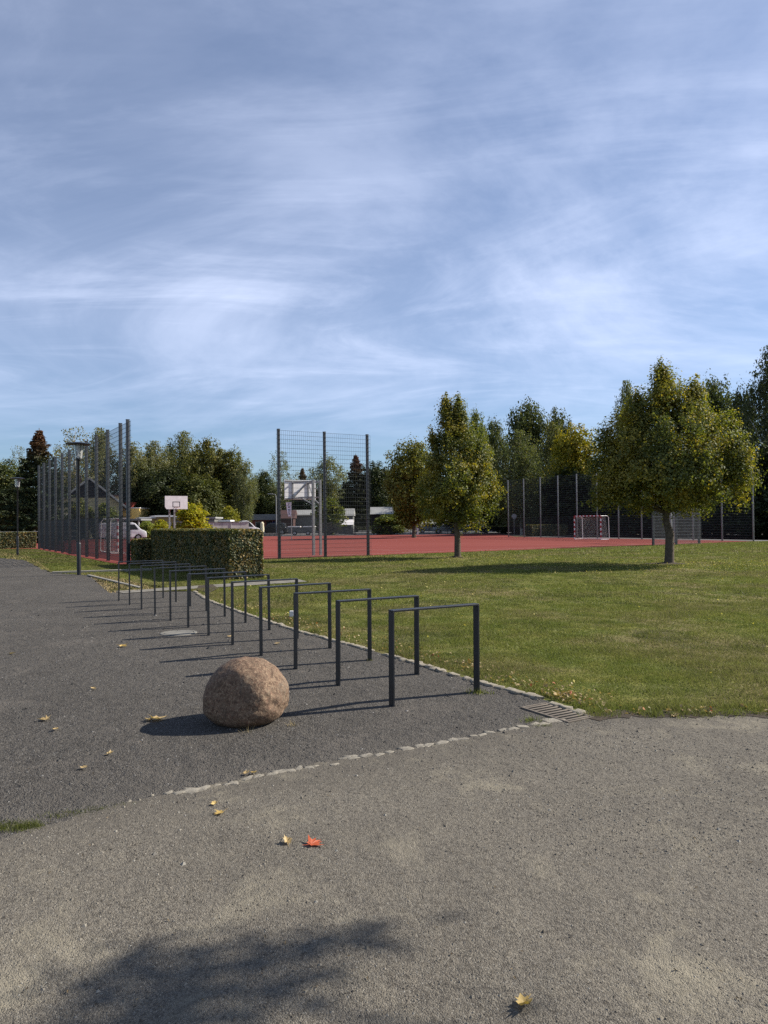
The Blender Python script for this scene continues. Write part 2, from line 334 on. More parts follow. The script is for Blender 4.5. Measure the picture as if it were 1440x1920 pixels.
def obj(name, me, m, parent=None, loc=None, rot=None):
    o = bpy.data.objects.new(name, me)
    if m is not None and not me.materials: me.materials.append(MT[m] if isinstance(m, str) else m)
    link(o, parent)
    if loc is not None: o.location = loc
    if rot is not None: o.rotation_euler = rot
    return o
class MB:
    """collects simple solids into one mesh"""
    def __init__(s): s.v, s.f = [], []
    def poly(s, pts): i = len(s.v); s.v += [tuple(p) for p in pts]; s.f.append(tuple(range(i, i + len(pts)))); return s
    def box(s, x0, x1, y0, y1, z0, z1):
        i = len(s.v); s.v += [(x0, y0, z0), (x1, y0, z0), (x1, y1, z0), (x0, y1, z0), (x0, y0, z1), (x1, y0, z1), (x1, y1, z1), (x0, y1, z1)]
        s.f += [tuple(i + k for k in q) for q in ((0, 3, 2, 1), (4, 5, 6, 7), (0, 1, 5, 4), (1, 2, 6, 5), (2, 3, 7, 6), (3, 0, 4, 7))]; return s
    def bar(s, a, b, w, h=None, up=Vector((0, 0, 1))):
        a, b = Vector(a), Vector(b); d = (b - a).normalized(); h = h or w
        if abs(d.dot(up)) > 0.99: up = Vector((0, 1, 0))
        r = d.cross(up).normalized(); q = r.cross(d)
        i = len(s.v)
        for p in (a, b):
            for sx, sz in ((-1, -1), (1, -1), (1, 1), (-1, 1)): s.v.append(tuple(p + r * (w / 2 * sx) + q * (h / 2 * sz)))
        s.f += [tuple(i + k for k in t) for t in ((0, 1, 2, 3), (7, 6, 5, 4), (0, 4, 5, 1), (1, 5, 6, 2), (2, 6, 7, 3), (3, 7, 4, 0))]; return s
    def tube(s, pts, rs, n=8, cap=True):
        pts = [Vector(p) for p in pts]; rs = rs if hasattr(rs, '__len__') else [rs] * len(pts); i0 = len(s.v); side = None
        for k, p in enumerate(pts):
            d = (pts[min(k + 1, len(pts) - 1)] - pts[max(k - 1, 0)]).normalized()
            if side is None: side = d.orthogonal().normalized()
            side = (side - d * side.dot(d)).normalized(); q = d.cross(side)
            for j in range(n):
                t = 2 * math.pi * j / n; s.v.append(tuple(p + (side * math.cos(t) + q * math.sin(t)) * rs[k]))
        for k in range(len(pts) - 1):
            for j in range(n):
                a = i0 + k * n + j; b = i0 + k * n + (j + 1) % n; s.f.append((a, b, b + n, a + n))
        if cap:
            s.f.append(tuple(i0 + j for j in reversed(range(n)))); s.f.append(tuple(i0 + (len(pts) - 1) * n + j for j in range(n)))
        return s
    def lathe(s, prof, n=24, c=(0, 0, 0)):
        i0 = len(s.v)
        for r, z in prof:
            for j in range(n):
                t = 2 * math.pi * j / n; s.v.append((c[0] + r * math.cos(t), c[1] + r * math.sin(t), c[2] + z))
        for k in range(len(prof) - 1):
            for j in range(n):
                a = i0 + k * n + j; b = i0 + k * n + (j + 1) % n; s.f.append((a, b, b + n, a + n))
        return s
    def prism(s, prof, y0, y1):                  # an x-z outline pulled along y
        i = len(s.v); n = len(prof)
        s.v += [(p[0], y0, p[1]) for p in prof] + [(p[0], y1, p[1]) for p in prof]
        s.f.append(tuple(i + k for k in range(n))); s.f.append(tuple(i + n + k for k in reversed(range(n))))
        for k in range(n): s.f.append((i + k, i + n + k, i + n + (k + 1) % n, i + (k + 1) % n))
        return s
    def mesh(s, name, smooth=False, bevel=0.0, seg=2):
        me = bpy.data.meshes.new(name); me.from_pydata(s.v, [], s.f)
        bm = bmesh.new(); bm.from_mesh(me)
        bmesh.ops.recalc_face_normals(bm, faces=bm.faces)
        if bevel: bmesh.ops.bevel(bm, geom=[e for e in bm.edges if len(e.link_faces) == 2 and e.calc_face_angle(0) > 0.5], offset=bevel, segments=seg, affect='EDGES', profile=0.6, clamp_overlap=True)
        bm.to_mesh(me); bm.free()
        if smooth:
            me.polygons.foreach_set('use_smooth', [True] * len(me.polygons)); me.set_sharp_from_angle(angle=rad(40))
        me.update(); return me
    def obj(s, name, m, parent=None, smooth=False, bevel=0.0, loc=None, rot=None, seg=2): return obj(name, s.mesh(name, smooth, bevel, seg), m, parent, loc, rot)

def struct(name, pts, z, m):
    me = bpy.data.meshes.new(name); bm = bmesh.new()
    bm.faces.new([bm.verts.new((p[0], p[1], z)) for p in pts]); bmesh.ops.triangulate(bm, faces=bm.faces)
    for f in bm.faces:
        f.normal_update()
        if f.normal.z < 0: f.normal_flip()
    bm.to_mesh(me); bm.free()
    o = obj(name, me, m); o['kind'] = 'structure'; return o
def in_poly(x, y, poly):
    ins = np.zeros(len(x), bool); n = len(poly)
    for i in range(n):
        x1, y1 = poly[i][0], poly[i][1]; x2, y2 = poly[(i + 1) % n][0], poly[(i + 1) % n][1]
        c = (y1 > y) != (y2 > y)
        with np.errstate(divide='ignore', invalid='ignore'): xi = (x2 - x1) * (y - y1) / (y2 - y1) + x1
        ins ^= c & (x < xi)
    return ins
def vnoise(x, y, s, seed=0):                    # cheap value noise for masks
    r = np.random.default_rng(seed); T = r.random((128, 128)); X, Y = x * s + 500, y * s + 500
    xi, yi = np.floor(X).astype(int), np.floor(Y).astype(int); fx, fy = X - xi, Y - yi
    fx, fy = fx * fx * (3 - 2 * fx), fy * fy * (3 - 2 * fy); xi, yi = xi % 127, yi % 127
    return (T[xi, yi] * (1 - fx) + T[xi + 1, yi] * fx) * (1 - fy) + (T[xi, yi + 1] * (1 - fx) + T[xi + 1, yi + 1] * fx) * fy

# ================================================================ THE SETTING
edge = [GP(-60, 1592), GP(0, 1573), GP(245, 1503), GP(400, 1471), GP(640, 1425), GP(860, 1386), GP(1060, 1350)]     # yard meets path
row = [GP(1097, 1339), GP(1000, 1305), GP(900, 1279), GP(790, 1246), GP(690, 1218), GP(560, 1183), GP(450, 1147), GP(390, 1125), GP(366, 1109)]
R0, ROW_END = row[0], row[-1]
lawn_edge = [GP(1100, 1344), GP(1180, 1340), GP(1270, 1343), GP(1350, 1338), GP(1440, 1345), GP(1600, 1342), Vector((14, 5.2, 0))]

def wob(pts, step, amp, seed, keep_ends=True):          # breaks a straight edge into an uneven one
    out = []
    for a, b in zip(pts[:-1], pts[1:]):
        a, b = Vector((a[0], a[1], 0)), Vector((b[0], b[1], 0)); n = max(1, int((b - a).length / step)); d = (b - a).normalized(); nn = Vector((-d.y, d.x, 0))
        for k in range(n):
            p = a.lerp(b, k / n); f = noise.noise(p * (1.6 / (step * 4)) + Vector((seed, 0, 0))) + 0.6 * noise.noise(p * (6 / (step * 4)) + Vector((0, seed, 0)))
            out.append(p + nn * amp * f * (0 if (k == 0 and not out) else 1))
    out.append(Vector((pts[-1][0], pts[-1][1], 0))); return out
edge_w = wob(edge, 0.05, 0.045, 3.0); lawn_edge_w = wob(lawn_edge[:-1], 0.06, 0.07, 5.0) + [lawn_edge[-1]]
struct('ground', [(-900, -300), (900, -300), (900, 1500), (-900, 1500)], -0.02, 'soil')
verge = [GP(205, 1110), GP(207, 1099), GP(166, 1079), GP(100, 1075), GP(72, 1063), GP(46, 1050), GP(0, 1046), Vector((-34, 34, 0))]
verge_w = wob(verge[:2], 0.3, 0.0, 1)[:-1] + wob(verge[1:], 0.35, 0.22, 7.0)
yard_pts = [Vector((-34, 2.4, 0)), Vector((-4, 2.4, 0))] + [Vector((p.x + .15, p.y - .45, 0)) for p in edge] + [row[0]] + row[1:] + verge_w
path_pts = [Vector((-34, -14, 0)), Vector((14, -14, 0))] + lawn_edge_w[::-1] + [row[0] - U * 0.05] + edge_w[::-1] + [Vector((-4, 3.0, 0)), Vector((-34, 3, 0))]
C0 = Vector((-10.75, 30.0, 0))
court_pts = [C0 - U * 0.25, Vector((27.0, 52.45, 0)), Vector((14.0, 77, 0)), Vector((15.6, 97, 0)), Vector((-17, 96.5, 0)), Vector((-48, 78, 0)), Vector((-29.0, 53.4, 0)), Vector((-25.3, 52.4, 0))]
lawn_pts = lawn_edge + [Vector((60, 5, 0)), Vector((60, 70, 0)), Vector((26.9, 51.9, 0)), C0 - U * 0.3 - W * 0.1, Vector((-25.5, 52.5, 0)), Vector((-30, 52, 0)), Vector((-60, 40, 0))] + verge[::-1] + row[::-1]
lawn_o = struct('lawn', [(-60, 5), (60, 5), (60, 70), (26.9, 52.4), (14, 80), (-48, 79), (-60, 60)], -0.006, 'lawn')
struct('gravel_yard', yard_pts, 0.0, 'yard')
struct('gravel_path', path_pts, 0.004, 'path')
struct('bare_soil', wob([p + Vector((0, .13, 0)) for p in lawn_edge[:-1]], 0.05, 0.12, 11.0) + wob([p + Vector((0, -.08, 0)) for p in lawn_edge[:-1]][::-1], 0.05, 0.14, 13.0), 0.008, 'mud')
court_o = struct('sports_court', court_pts, 0.006, 'court')
struct('car_park', [(-70, 84), (-17.2, 96.9), (15.8, 97.4), (40, 98), (90, 140), (90, 170), (-90, 170), (-90, 90)], -0.002, 'tarmac')
struct('service_strip', [(27.3, 52.6), (29.8, 54.0), (17.0, 77.0), (14.2, 77.0)], 0.0, 'tarmac')
FP_A, FP_B = GP(232, 1113), GP(575, 1091)
fp_d = (FP_B - FP_A).normalized(); fp_n = Vector((-fp_d.y, fp_d.x, 0))
struct('footpath', [FP_A, FP_B - fp_n * 0.05, FP_B + fp_n * 0.95 + fp_d * 0.25, FP_A + fp_n * 0.75 - fp_d * 0.05], 0.012, 'paving')
struct('bare_soil', [GP(368, 1107), GP(392, 1112), GP(410, 1104), GP(398, 1096), GP(372, 1099)], 0.013, 'mud')

# painted court lines
def line_strip(name, a, b, w=0.06):
    d = (b - a).normalized(); n = Vector((-d.y, d.x, 0)) * w / 2
    return struct(name, [a - n, b - n, b + n, a + n], 0.010, 'court_line')
line_strip('court_line', C0 + U * 1.0 + W * 1.4, C0 + U * 43 + W * 1.4)
line_strip('court_line', C0 + U * 2.2 + W * 5, C0 + U * 2.2 + W * 24)
arc = [C0 + U * (9.8 + 6.2 * math.cos(t)) + W * (3.2 + 6.2 * math.sin(t)) for t in np.linspace(0.1, math.pi - 0.1, 30)]
am = MB()
for p, q in zip(arc[:-1], arc[1:]):
    n = Vector((-(q - p).y, (q - p).x, 0)).normalized() * 0.03
    am.poly([(*(p - n).xy, 0.0105), (*(q - n).xy, 0.0105), (*(q + n).xy, 0.0105), (*(p + n).xy, 0.0105)])
am.obj('court_line', 'court_line')['kind'] = 'structure'

# ---------------------------------------------------------------- grass
def grass_mesh(name, polys, bands, seed, holes=()):
    r = np.random.default_rng(seed); Vs = []
    for poly in polys:
        P = np.array([(p[0], p[1]) for p in poly])
        for (y0, y1, dens, hgt, wid) in bands:
            x0, x1 = P[:, 0].min(), P[:, 0].max(); ya, yb = max(y0, P[:, 1].min()), min(y1, P[:, 1].max())
            x0, x1 = max(x0, -0.62 * yb - 2), min(x1, 0.62 * yb + 2)
            if yb <= ya or x1 <= x0: continue
            n = int((x1 - x0) * (yb - ya) * dens)
            x = r.uniform(x0, x1, n); y = r.uniform(ya, yb, n)
            k = in_poly(x, y, poly) & (np.abs(x) < 0.60 * y + 1.0)
            for h in holes: k &= ~in_poly(x, y, h)
            x, y = x[k], y[k]
            m1, m2 = vnoise(x, y, 0.9, seed + 1), vnoise(x, y, 4.0, seed + 2)
            k = r.random(len(x)) < np.clip(0.25 + 1.1 * m1 * 0.6 + 0.7 * m2, 0, 1)
            x, y, m1, m2 = x[k], y[k], m1[k], m2[k]; n = len(x)
            h = hgt * (0.45 + 0.9 * m2 ** 1.5 + 0.5 * m1 ** 2) * r.uniform(0.5, 1.25, n); w = wid * r.uniform(0.7, 1.4, n)
            a = r.uniform(0, 2 * np.pi, n); ln = h * r.uniform(0.15, 1.1, n); b = r.uniform(0, 2 * np.pi, n)
            base = np.c_[x, y, np.full(n, -0.006)]; s = np.c_[np.cos(a) * w, np.sin(a) * w, np.zeros(n)]
            tip = base + np.c_[np.cos(b) * ln, np.sin(b) * ln, h]
            Vs.append(np.stack([base - s, base + s, tip], 1))
    V = np.concatenate(Vs).reshape(-1, 3); return mesh_np(name, V, np.arange(len(V)).reshape(-1, 3))
footp = [FP_A, FP_B - fp_n * 0.05, FP_B + fp_n * 0.95 + fp_d * 0.25, FP_A + fp_n * 0.75]
main_lawn = [(row[0].x + 0.12, row[0].y - 0.02)] + [(p.x + U.x * 0.09, p.y + U.y * 0.09) for p in row[1:]] + [(GP(205, 1110).x, GP(205, 1110).y), GP(207, 1099), GP(166, 1079), GP(100, 1075), GP(72, 1063), GP(46, 1050), GP(0, 1046), (-32, 36), (-32, 52), (-25.4, 52.2), C0 - U * 0.3 - W * 0.05, (27, 52.2), (34, 50), (20, 12), (9, 5.4)] + [(p.x, p.y + .05) for p in wob(lawn_edge[:-1], 0.06, 0.13, 17.0)[::-1]]
gm = grass_mesh('grass', [main_lawn], [(5.5, 9, 7000, 0.026, 0.0028), (9, 14, 3600, 0.028, 0.0040), (14, 22, 1200, 0.034, 0.0070), (22, 34, 420, 0.036, 0.012), (34, 56, 170, 0.05, 0.022)], 5, [footp])
g = obj('grass', gm, 'blade'); g['kind'] = 'stuff'; g['label'] = 'short mown grass of the lawn with dry patches'
# tufts that grow over the lawn's edge, along the gravel and around posts
def tuft_mesh(name, spots, seed):
    r = np.random.default_rng(seed); Vs = []
    for (x0, y0, rx, ry, n, hgt, wid) in spots:
        x = x0 + r.normal(0, 1, n) * rx; y = y0 + r.normal(0, 1, n) * ry
        h = hgt * r.uniform(0.4, 1.25, n); w = wid * r.uniform(0.7, 1.3, n); a = r.uniform(0, 6.283, n); b = r.uniform(0, 6.283, n); ln = h * r.uniform(0.2, 1.2, n)
        base = np.c_[x, y, np.full(n, 0.0)]; s = np.c_[np.cos(a) * w, np.sin(a) * w, np.zeros(n)]
        Vs.append(np.stack([base - s, base + s, base + np.c_[np.cos(b) * ln, np.sin(b) * ln, h]], 1))
    V = np.concatenate(Vs).reshape(-1, 3); return mesh_np(name, V, np.arange(len(V)).reshape(-1, 3))
rr = random.Random(3); spots = []
for i in range(95):
    t = rr.random(); p = Vector(lawn_edge[0]).lerp(lawn_edge[5], t); p.y += abs(rr.gauss(0.16, 0.14)) - 0.02
    spots.append((p.x, p.y, 0.05, 0.04, rr.choice((25, 50, 80)), rr.uniform(0.02, 0.075), 0.003))
for i in range(120):
    t = rr.random() * (len(row) - 2); k = int(t); p = row[k].lerp(row[k + 1], t - k) + U * rr.uniform(0.10, 0.35)
    spots.append((p.x, p.y, 0.05, 0.06, 30, rr.uniform(0.03, 0.07), 0.0035))
t = obj('grass', tuft_mesh('grass', spots, 11), 'blade'); t['kind'] = 'stuff'; t['label'] = 'longer grass tufts along the lawn edge'
spots = []
q = GP(40, 1551)
for i in range(26): spots.append((q.x + rr.uniform(-0.16, 0.10), q.y + rr.uniform(-0.05, 0.06), 0.025, 0.02, 36, rr.uniform(0.012, 0.028), 0.0018))
for px, py in ((95, 1528), (130, 1523), (165, 1520), (190, 1517), (225, 1510), (110, 1532), (150, 1527)):
    q = GP(px, py); spots.append((q.x, q.y, 0.045, 0.02, 60, 0.012, 0.0016))
q = GP(995, 1352); spots.append((q.x, q.y, 0.05, 0.03, 80, 0.04, 0.0025))
q = GP(1015, 1362); spots.append((q.x, q.y, 0.04, 0.02, 50, 0.025, 0.0025))
t = obj('weeds', tuft_mesh('weeds', spots, 12), 'blade'); t['kind'] = 'stuff'; t['label'] = 'low weeds and moss in the gravel seam'
# dry verge left of the racks
dry_polys = [[GP(205, 1112), GP(290, 1105), GP(262, 1094), GP(205, 1080), GP(166, 1079)], [GP(0, 1046), GP(46, 1050), GP(72, 1063), GP(100, 1074), GP(60, 1046), GP(0, 1034)]]
MT['straw'] = plain('dry_grass', (0.30, 0.235, 0.115), 0.95, 0, 0.3, 8, 0.1)
dm = grass_mesh('dry_grass', dry_polys, [(14, 30, 800, 0.04, 0.009), (30, 55, 90, 0.05, 0.018)], 21)
t = obj('dry_grass', dm, 'straw'); t['kind'] = 'stuff'; t['label'] = 'strip of dry straw-coloured grass beside the gravel'

# ---------------------------------------------------------------- loose gravel grains
def pebbles(name, poly, bands, m, seed, z):
    r = np.random.default_rng(seed); Vs, Fs, off = [], [], 0
    O = np.array([(1, 0, 0), (0, 1, 0), (-1, 0, 0), (0, -1, 0), (0, 0, .7), (0, 0, -.4)]); T = np.array([(0, 1, 4), (1, 2, 4), (2, 3, 4), (3, 0, 4)])
    P = np.array([(p[0], p[1]) for p in poly])
    for (y0, y1, dens, sz) in bands:
        x0, x1 = -0.58 * y1 - .3, 0.58 * y1 + .3
        n = int((x1 - x0) * (y1 - y0) * dens); x = r.uniform(x0, x1, n); y = r.uniform(y0, y1, n)
        k = in_poly(x, y, poly) & (np.abs(x) < 0.57 * y + 0.2); k &= r.random(n) < np.clip(vnoise(x, y, 1.3, seed) * 1.5 - 0.1, 0.1, 1); x, y = x[k], y[k]; n = len(x)
        s = sz * np.exp(r.normal(0, 0.42, n)); a = r.uniform(0, 6.28, n); ca, sa = np.cos(a), np.sin(a)
        v = O[None] * r.uniform(0.55, 1.3, (n, 6, 3)) * s[:, None, None]
        vv = np.stack([v[..., 0] * ca[:, None] - v[..., 1] * sa[:, None] + x[:, None], v[..., 0] * sa[:, None] + v[..., 1] * ca[:, None] + y[:, None], v[..., 2] + z], -1)
        Vs.append(vv.reshape(-1, 3)); Fs.append((T[None] + (np.arange(n) * 6)[:, None, None] + off).reshape(-1, 3)); off += n * 6
    me = mesh_np(name, np.concatenate(Vs), np.concatenate(Fs)); o = obj(name, me, m); o['kind'] = 'stuff'; return o
def grain_mat(name, stops):
    m, nt = new_mat(name); b = NB(nt); g = b.n('ShaderNodeNewGeometry')
    b.finish(b.ramp(g.outputs['Random Per Island'], stops), 0.9, None, 0, 0.2); return m
MT['grain_path'] = grain_mat('path_grains', [(0, (0.065, 0.057, 0.047)), (0.5, (0.14, 0.126, 0.102)), (0.9, (0.20, 0.182, 0.15)), (1, (0.27, 0.255, 0.22))])
MT['grain_yard'] = grain_mat('yard_grains', [(0, (0.03, 0.03, 0.03)), (0.5, (0.07, 0.066, 0.060)), (0.9, (0.105, 0.10, 0.092)), (1, (0.22, 0.21, 0.195))])
pebbles('loose_gravel', path_pts, [(2.1, 3.4, 7000, 0.0026), (3.4, 5.0, 3600, 0.0034), (5.0, 6.3, 2200, 0.0044)], 'grain_path', 31, 0.004)['label'] = 'fine pale grit lying loose on the gravel path'
pebbles('loose_gravel', yard_pts, [(3.6, 6.0, 1500, 0.0042), (6.0, 9.0, 620, 0.006), (9, 14, 160, 0.009)], 'grain_yard', 32, 0.0)['label'] = 'fine dark grit lying loose on the gravel yard'

# ================================================================ BUILDERS FOR TREES AND HEDGES
def leaf_quads(P, size, r, up=0.3, aspect=0.72, droop=0.0, out=None):
    n = len(P); nm = r.normal(0, 1, (n, 3)); nm[:, 2] += up
    if out is not None: nm = nm * 0.48 + out
    nm /= np.linalg.norm(nm, axis=1)[:, None]
    a = r.normal(0, 1, (n, 3)); a[:, 2] -= droop; a -= nm * (a * nm).sum(1)[:, None]; a /= np.linalg.norm(a, axis=1)[:, None] + 1e-9
    b = np.cross(nm, a); s = (size * r.uniform(0.6, 1.3, n))[:, None]
    V = np.stack([P - a * s * .5, P + b * s * .5 * aspect + nm * s * .1, P + a * s * .5, P - b * s * .5 * aspect + nm * s * .1], 1)
    return V.reshape(-1, 3)
def outward(P, C, zc):                         # leaves face out of their clump and out of the crown
    a = P - C; a /= np.linalg.norm(a, axis=1)[:, None] + 1e-6; b = P - np.array([0, 0, zc]); b /= np.linalg.norm(b, axis=1)[:, None] + 1e-6
    return a * 0.75 + b * 0.65
def puff(r, n):                                # offsets inside a soft ball, no strays
    d = r.normal(0, 1, (n, 3)); d /= np.linalg.norm(d, axis=1)[:, None]; return d * (1.9 * r.random(n) ** 0.45)[:, None]
def quads_mesh(name, V): return mesh_np(name, V, np.arange(len(V)).reshape(-1, 4))
def prof_r(prof, t):
    ts, rs = zip(*prof); return np.interp(t, ts, rs)
def crown_centres(prof, z0, z1, n, r, seed, lobes=0.25, shell=0.45, freq=1.6):
    out = []
    rmax = max(p[1] for p in prof)
    while len(out) < n:
        t = r.random(); R = prof_r(prof, t)
        if r.random() > (R / rmax) ** 1.3 + 0.03: continue
        a = r.uniform(0, 6.283); z = z0 + (z1 - z0) * t
        k = 1 + lobes * 2 * noise.noise(Vector((math.cos(a) * freq, math.sin(a) * freq, z * 0.55 + seed * 7.3)))
        q = R * k * r.random() ** shell
        out.append((q * math.cos(a), q * math.sin(a), z + r.normal() * 0.1))
    return np.array(out)
def grow(bm, a, b, ra, rb, bend, rnd, n=5, sides=6):
    a, b = Vector(a), Vector(b); mid = (a + b) / 2 + Vector((rnd.uniform(-1, 1), rnd.uniform(-1, 1), bend)) * (b - a).length * 0.12
    pts = [(1 - t) ** 2 * a + 2 * t * (1 - t) * mid + t * t * b for t in [i / (n - 1) for i in range(n)]]
    bm.tube(pts, [ra + (rb - ra) * i / (n - 1) for i in range(n)], sides)
    return pts
def tree_wood(top, r0, C, z0, rnd, nl, lean=(0, 0), flare=1.5, sides=9):
    m = MB(); n = 9; pts, rs = [], []
    for i in range(n):
        t = i / (n - 1); z = top * t
        pts.append((lean[0] * math.sin(t * 3) + rnd.uniform(-1, 1) * 0.02 * top * (0 < i), lean[1] * t + rnd.uniform(-1, 1) * 0.012 * top * (0 < i), z))
        rs.append(r0 * (1 - 0.93 * t) * (1 + (flare - 1) * math.exp(-z / (r0 * 1.8))))
    pts = [(pts[0][0], pts[0][1], -0.05)] + [(pts[0][0], pts[0][1], r0 * 0.8)] + [(pts[0][0] * 0.5 + pts[1][0] * 0.5, pts[1][1] * 0.5, z0 * 0.55)] + [p for p in pts if p[2] > z0 * 0.7]
    rs = [r0 * flare, r0 * 1.08, r0 * 0.97] + [r0 * (1 - 0.93 * p[2] / top) for p in pts[3:]]
    m.tube(pts, rs, sides)
    zs = np.array([p[2] for p in pts])
    for k in range(nl):
        c = C[rnd.randrange(len(C))]; zb = max(z0 * 0.92, c[2] - math.hypot(c[0], c[1]) * rnd.uniform(0.6, 1.1))
        zb = min(zb, top * 0.86); bx = np.interp(zb, zs, [p[0] for p in pts]); by = np.interp(zb, zs, [p[1] for p in pts])
        rb = r0 * (1 - 0.93 * zb / top) * 0.45
        grow(m, (bx, by, zb), c, rb, rb * 0.18, 0.5, rnd, 5, 5)
    return m

def linden(name, label, loc, top, z0, trunk_r, prof, spires, nclus, per, leaf, seed, offs, lean):
    r = np.random.default_rng(seed); rnd = random.Random(seed)
    t = thing(name, label, 'tree', loc, 0, 'young lindens on the lawn')
    C = crown_centres(prof, z0, top, nclus, r, seed, 0.20, 0.42)
    f = np.clip((C[:, 2] - z0) / (top - z0), 0, 1)
    C[:, 0] += offs[0] * np.clip(f * 3, 0, 1); C[:, 1] += offs[1]
    ex = []
    for (sx, sy, zt, zb, rad0, n) in spires:
        q = r.random(n); ang = r.uniform(0, 6.28, n); R = rad0 * (1 - q) ** 0.8 * r.random(n) ** 0.5
        ex.append(np.c_[sx + R * np.cos(ang), sy + R * np.sin(ang), zb + (zt - zb) * q])
    A = np.concatenate([C] + ex)
    spread = np.array([0.185, 0.185, 0.21])
    P = np.repeat(A, per, 0) + puff(r, len(A) * per) * spread * r.uniform(0.6, 1.5, (len(A), 1)).repeat(per, 0)
    tw = A[r.choice(len(A), 420)]; tc = tw - np.array([offs[0], offs[1], (top + z0) * .42]); tc /= np.linalg.norm(tc, axis=1)[:, None]; tc[:, 2] += 0.55; tc /= np.linalg.norm(tc, axis=1)[:, None]
    TL = r.uniform(0.30, 0.72, len(tw)); nt_ = 16; f_ = r.random((len(tw), nt_, 1)) ** 0.8
    TP = (tw[:, None] + tc[:, None] * (TL[:, None, None] * f_) + r.normal(0, 0.045, (len(tw), nt_, 3))).reshape(-1, 3)
    inner = crown_centres([(p[0], p[1] * 0.72) for p in prof], z0 + 0.15, top * 0.93, nclus * 5, r, seed + 3, 0.1, 0.5); inner[:, 0] += offs[0]; inner[:, 1] += offs[1]
    V = np.concatenate([leaf_quads(P, leaf, r, 0.45, 0.85, 0.0, outward(P, np.repeat(A, per, 0), (top + z0) * .45)), leaf_quads(TP, leaf, r, 0.5, 0.85), leaf_quads(inner, leaf * 1.7, r, 0.2, 0.85)])
    w = tree_wood(top * 0.93, trunk_r, [tuple(c) for c in A], z0, rnd, 46, lean, 1.45, 10)
    w.obj('trunk', 'bark', t, smooth=True)
    obj('crown', quads_mesh('crown', V), 'linden_leaf', t)
    return t

# ================================================================ THE TWO LINDENS ON THE LAWN
b1 = GP(858, 1045); k1 = b1.y / F_PX
linden('linden_tree', 'slim young linden with two pointed tips, left of the two lawn trees', b1, (1045 - 766) * k1, (1045 - 980) * k1, 0.145,
       [(0, 0.85), (0.06, 1.35), (0.14, 1.62), (0.28, 1.66), (0.42, 1.55), (0.56, 1.22), (0.70, 0.88), (0.82, 0.55), (0.92, 0.30), (1, 0.06)],
       [(-0.42, 0.0, (1045 - 752) * k1, 5.2, 0.55, 46), (0.12, 0.1, (1045 - 758) * k1, 5.2, 0.50, 40), (-1.0, 0.2, 5.6, 4.2, 0.5, 24), (1.1, -0.3, 5.1, 3.4, 0.55, 28), (1.55, 0.0, 3.6, 2.4, 0.45, 18)], 330, 92, 0.086, 7, (0.12, 0), (-0.10, 0.02))
b2 = GP(1255, 1057); k2 = b2.y / F_PX
linden('linden_tree', 'broad young linden with a spreading crown, right of the two lawn trees', b2, (1057 - 706) * k2, (1057 - 955) * k2, 0.155,
       [(0, 1.0), (0.05, 1.85), (0.12, 2.42), (0.24, 2.58), (0.38, 2.46), (0.50, 2.22), (0.62, 1.95), (0.74, 1.45), (0.86, 0.92), (0.95, 0.48), (1, 0.1)],
       [(-0.18, 0.0, (1057 - 692) * k2, 5.3, 0.62, 60), (1.25, 0.3, (1057 - 742) * k2, 4.6, 0.62, 50), (0.85, -0.4, (1057 - 730) * k2, 4.9, 0.5, 34), (-1.0, 0.2, (1057 - 738) * k2, 4.6, 0.55, 40), (2.30, 0.0, (1057 - 785) * k2, 3.6, 0.55, 44),
        (-2.2, 0.1, (1057 - 810) * k2, 3.2, 0.6, 40), (2.55, -0.3, (1057 - 868) * k2, 2.2, 0.40, 18), (-2.4, -0.4, 3.2, 2.2, 0.45, 22), (2.0, -1.2, 4.3, 2.8, 0.6, 34), (-0.6, -1.8, 4.4, 2.8, 0.6, 34)], 640, 92, 0.082, 12, (-0.05, 0), (0.03, 0.02))

# bare earth round the trunks
for b_, rx in ((b1, 0.5), (b2, 0.75)):
    mm = MB(); n = 22; ring = []
    for j in range(n):
        a = 6.283 * j / n; k = 0.75 + 0.5 * noise.noise(Vector((math.cos(a) * 2, math.sin(a) * 2, rx * 9)))
        ring.append((b_.x - 0.12 + rx * 1.15 * k * math.cos(a), b_.y + rx * 0.9 * k * math.sin(a), 0.004))
    c = (b_.x, b_.y, 0.07); i0 = len(mm.v)
    for j in range(n): mm.poly([ring[j], ring[(j + 1) % n], c])
    o = mm.obj('bare_soil', 'mud'); o['kind'] = 'structure'

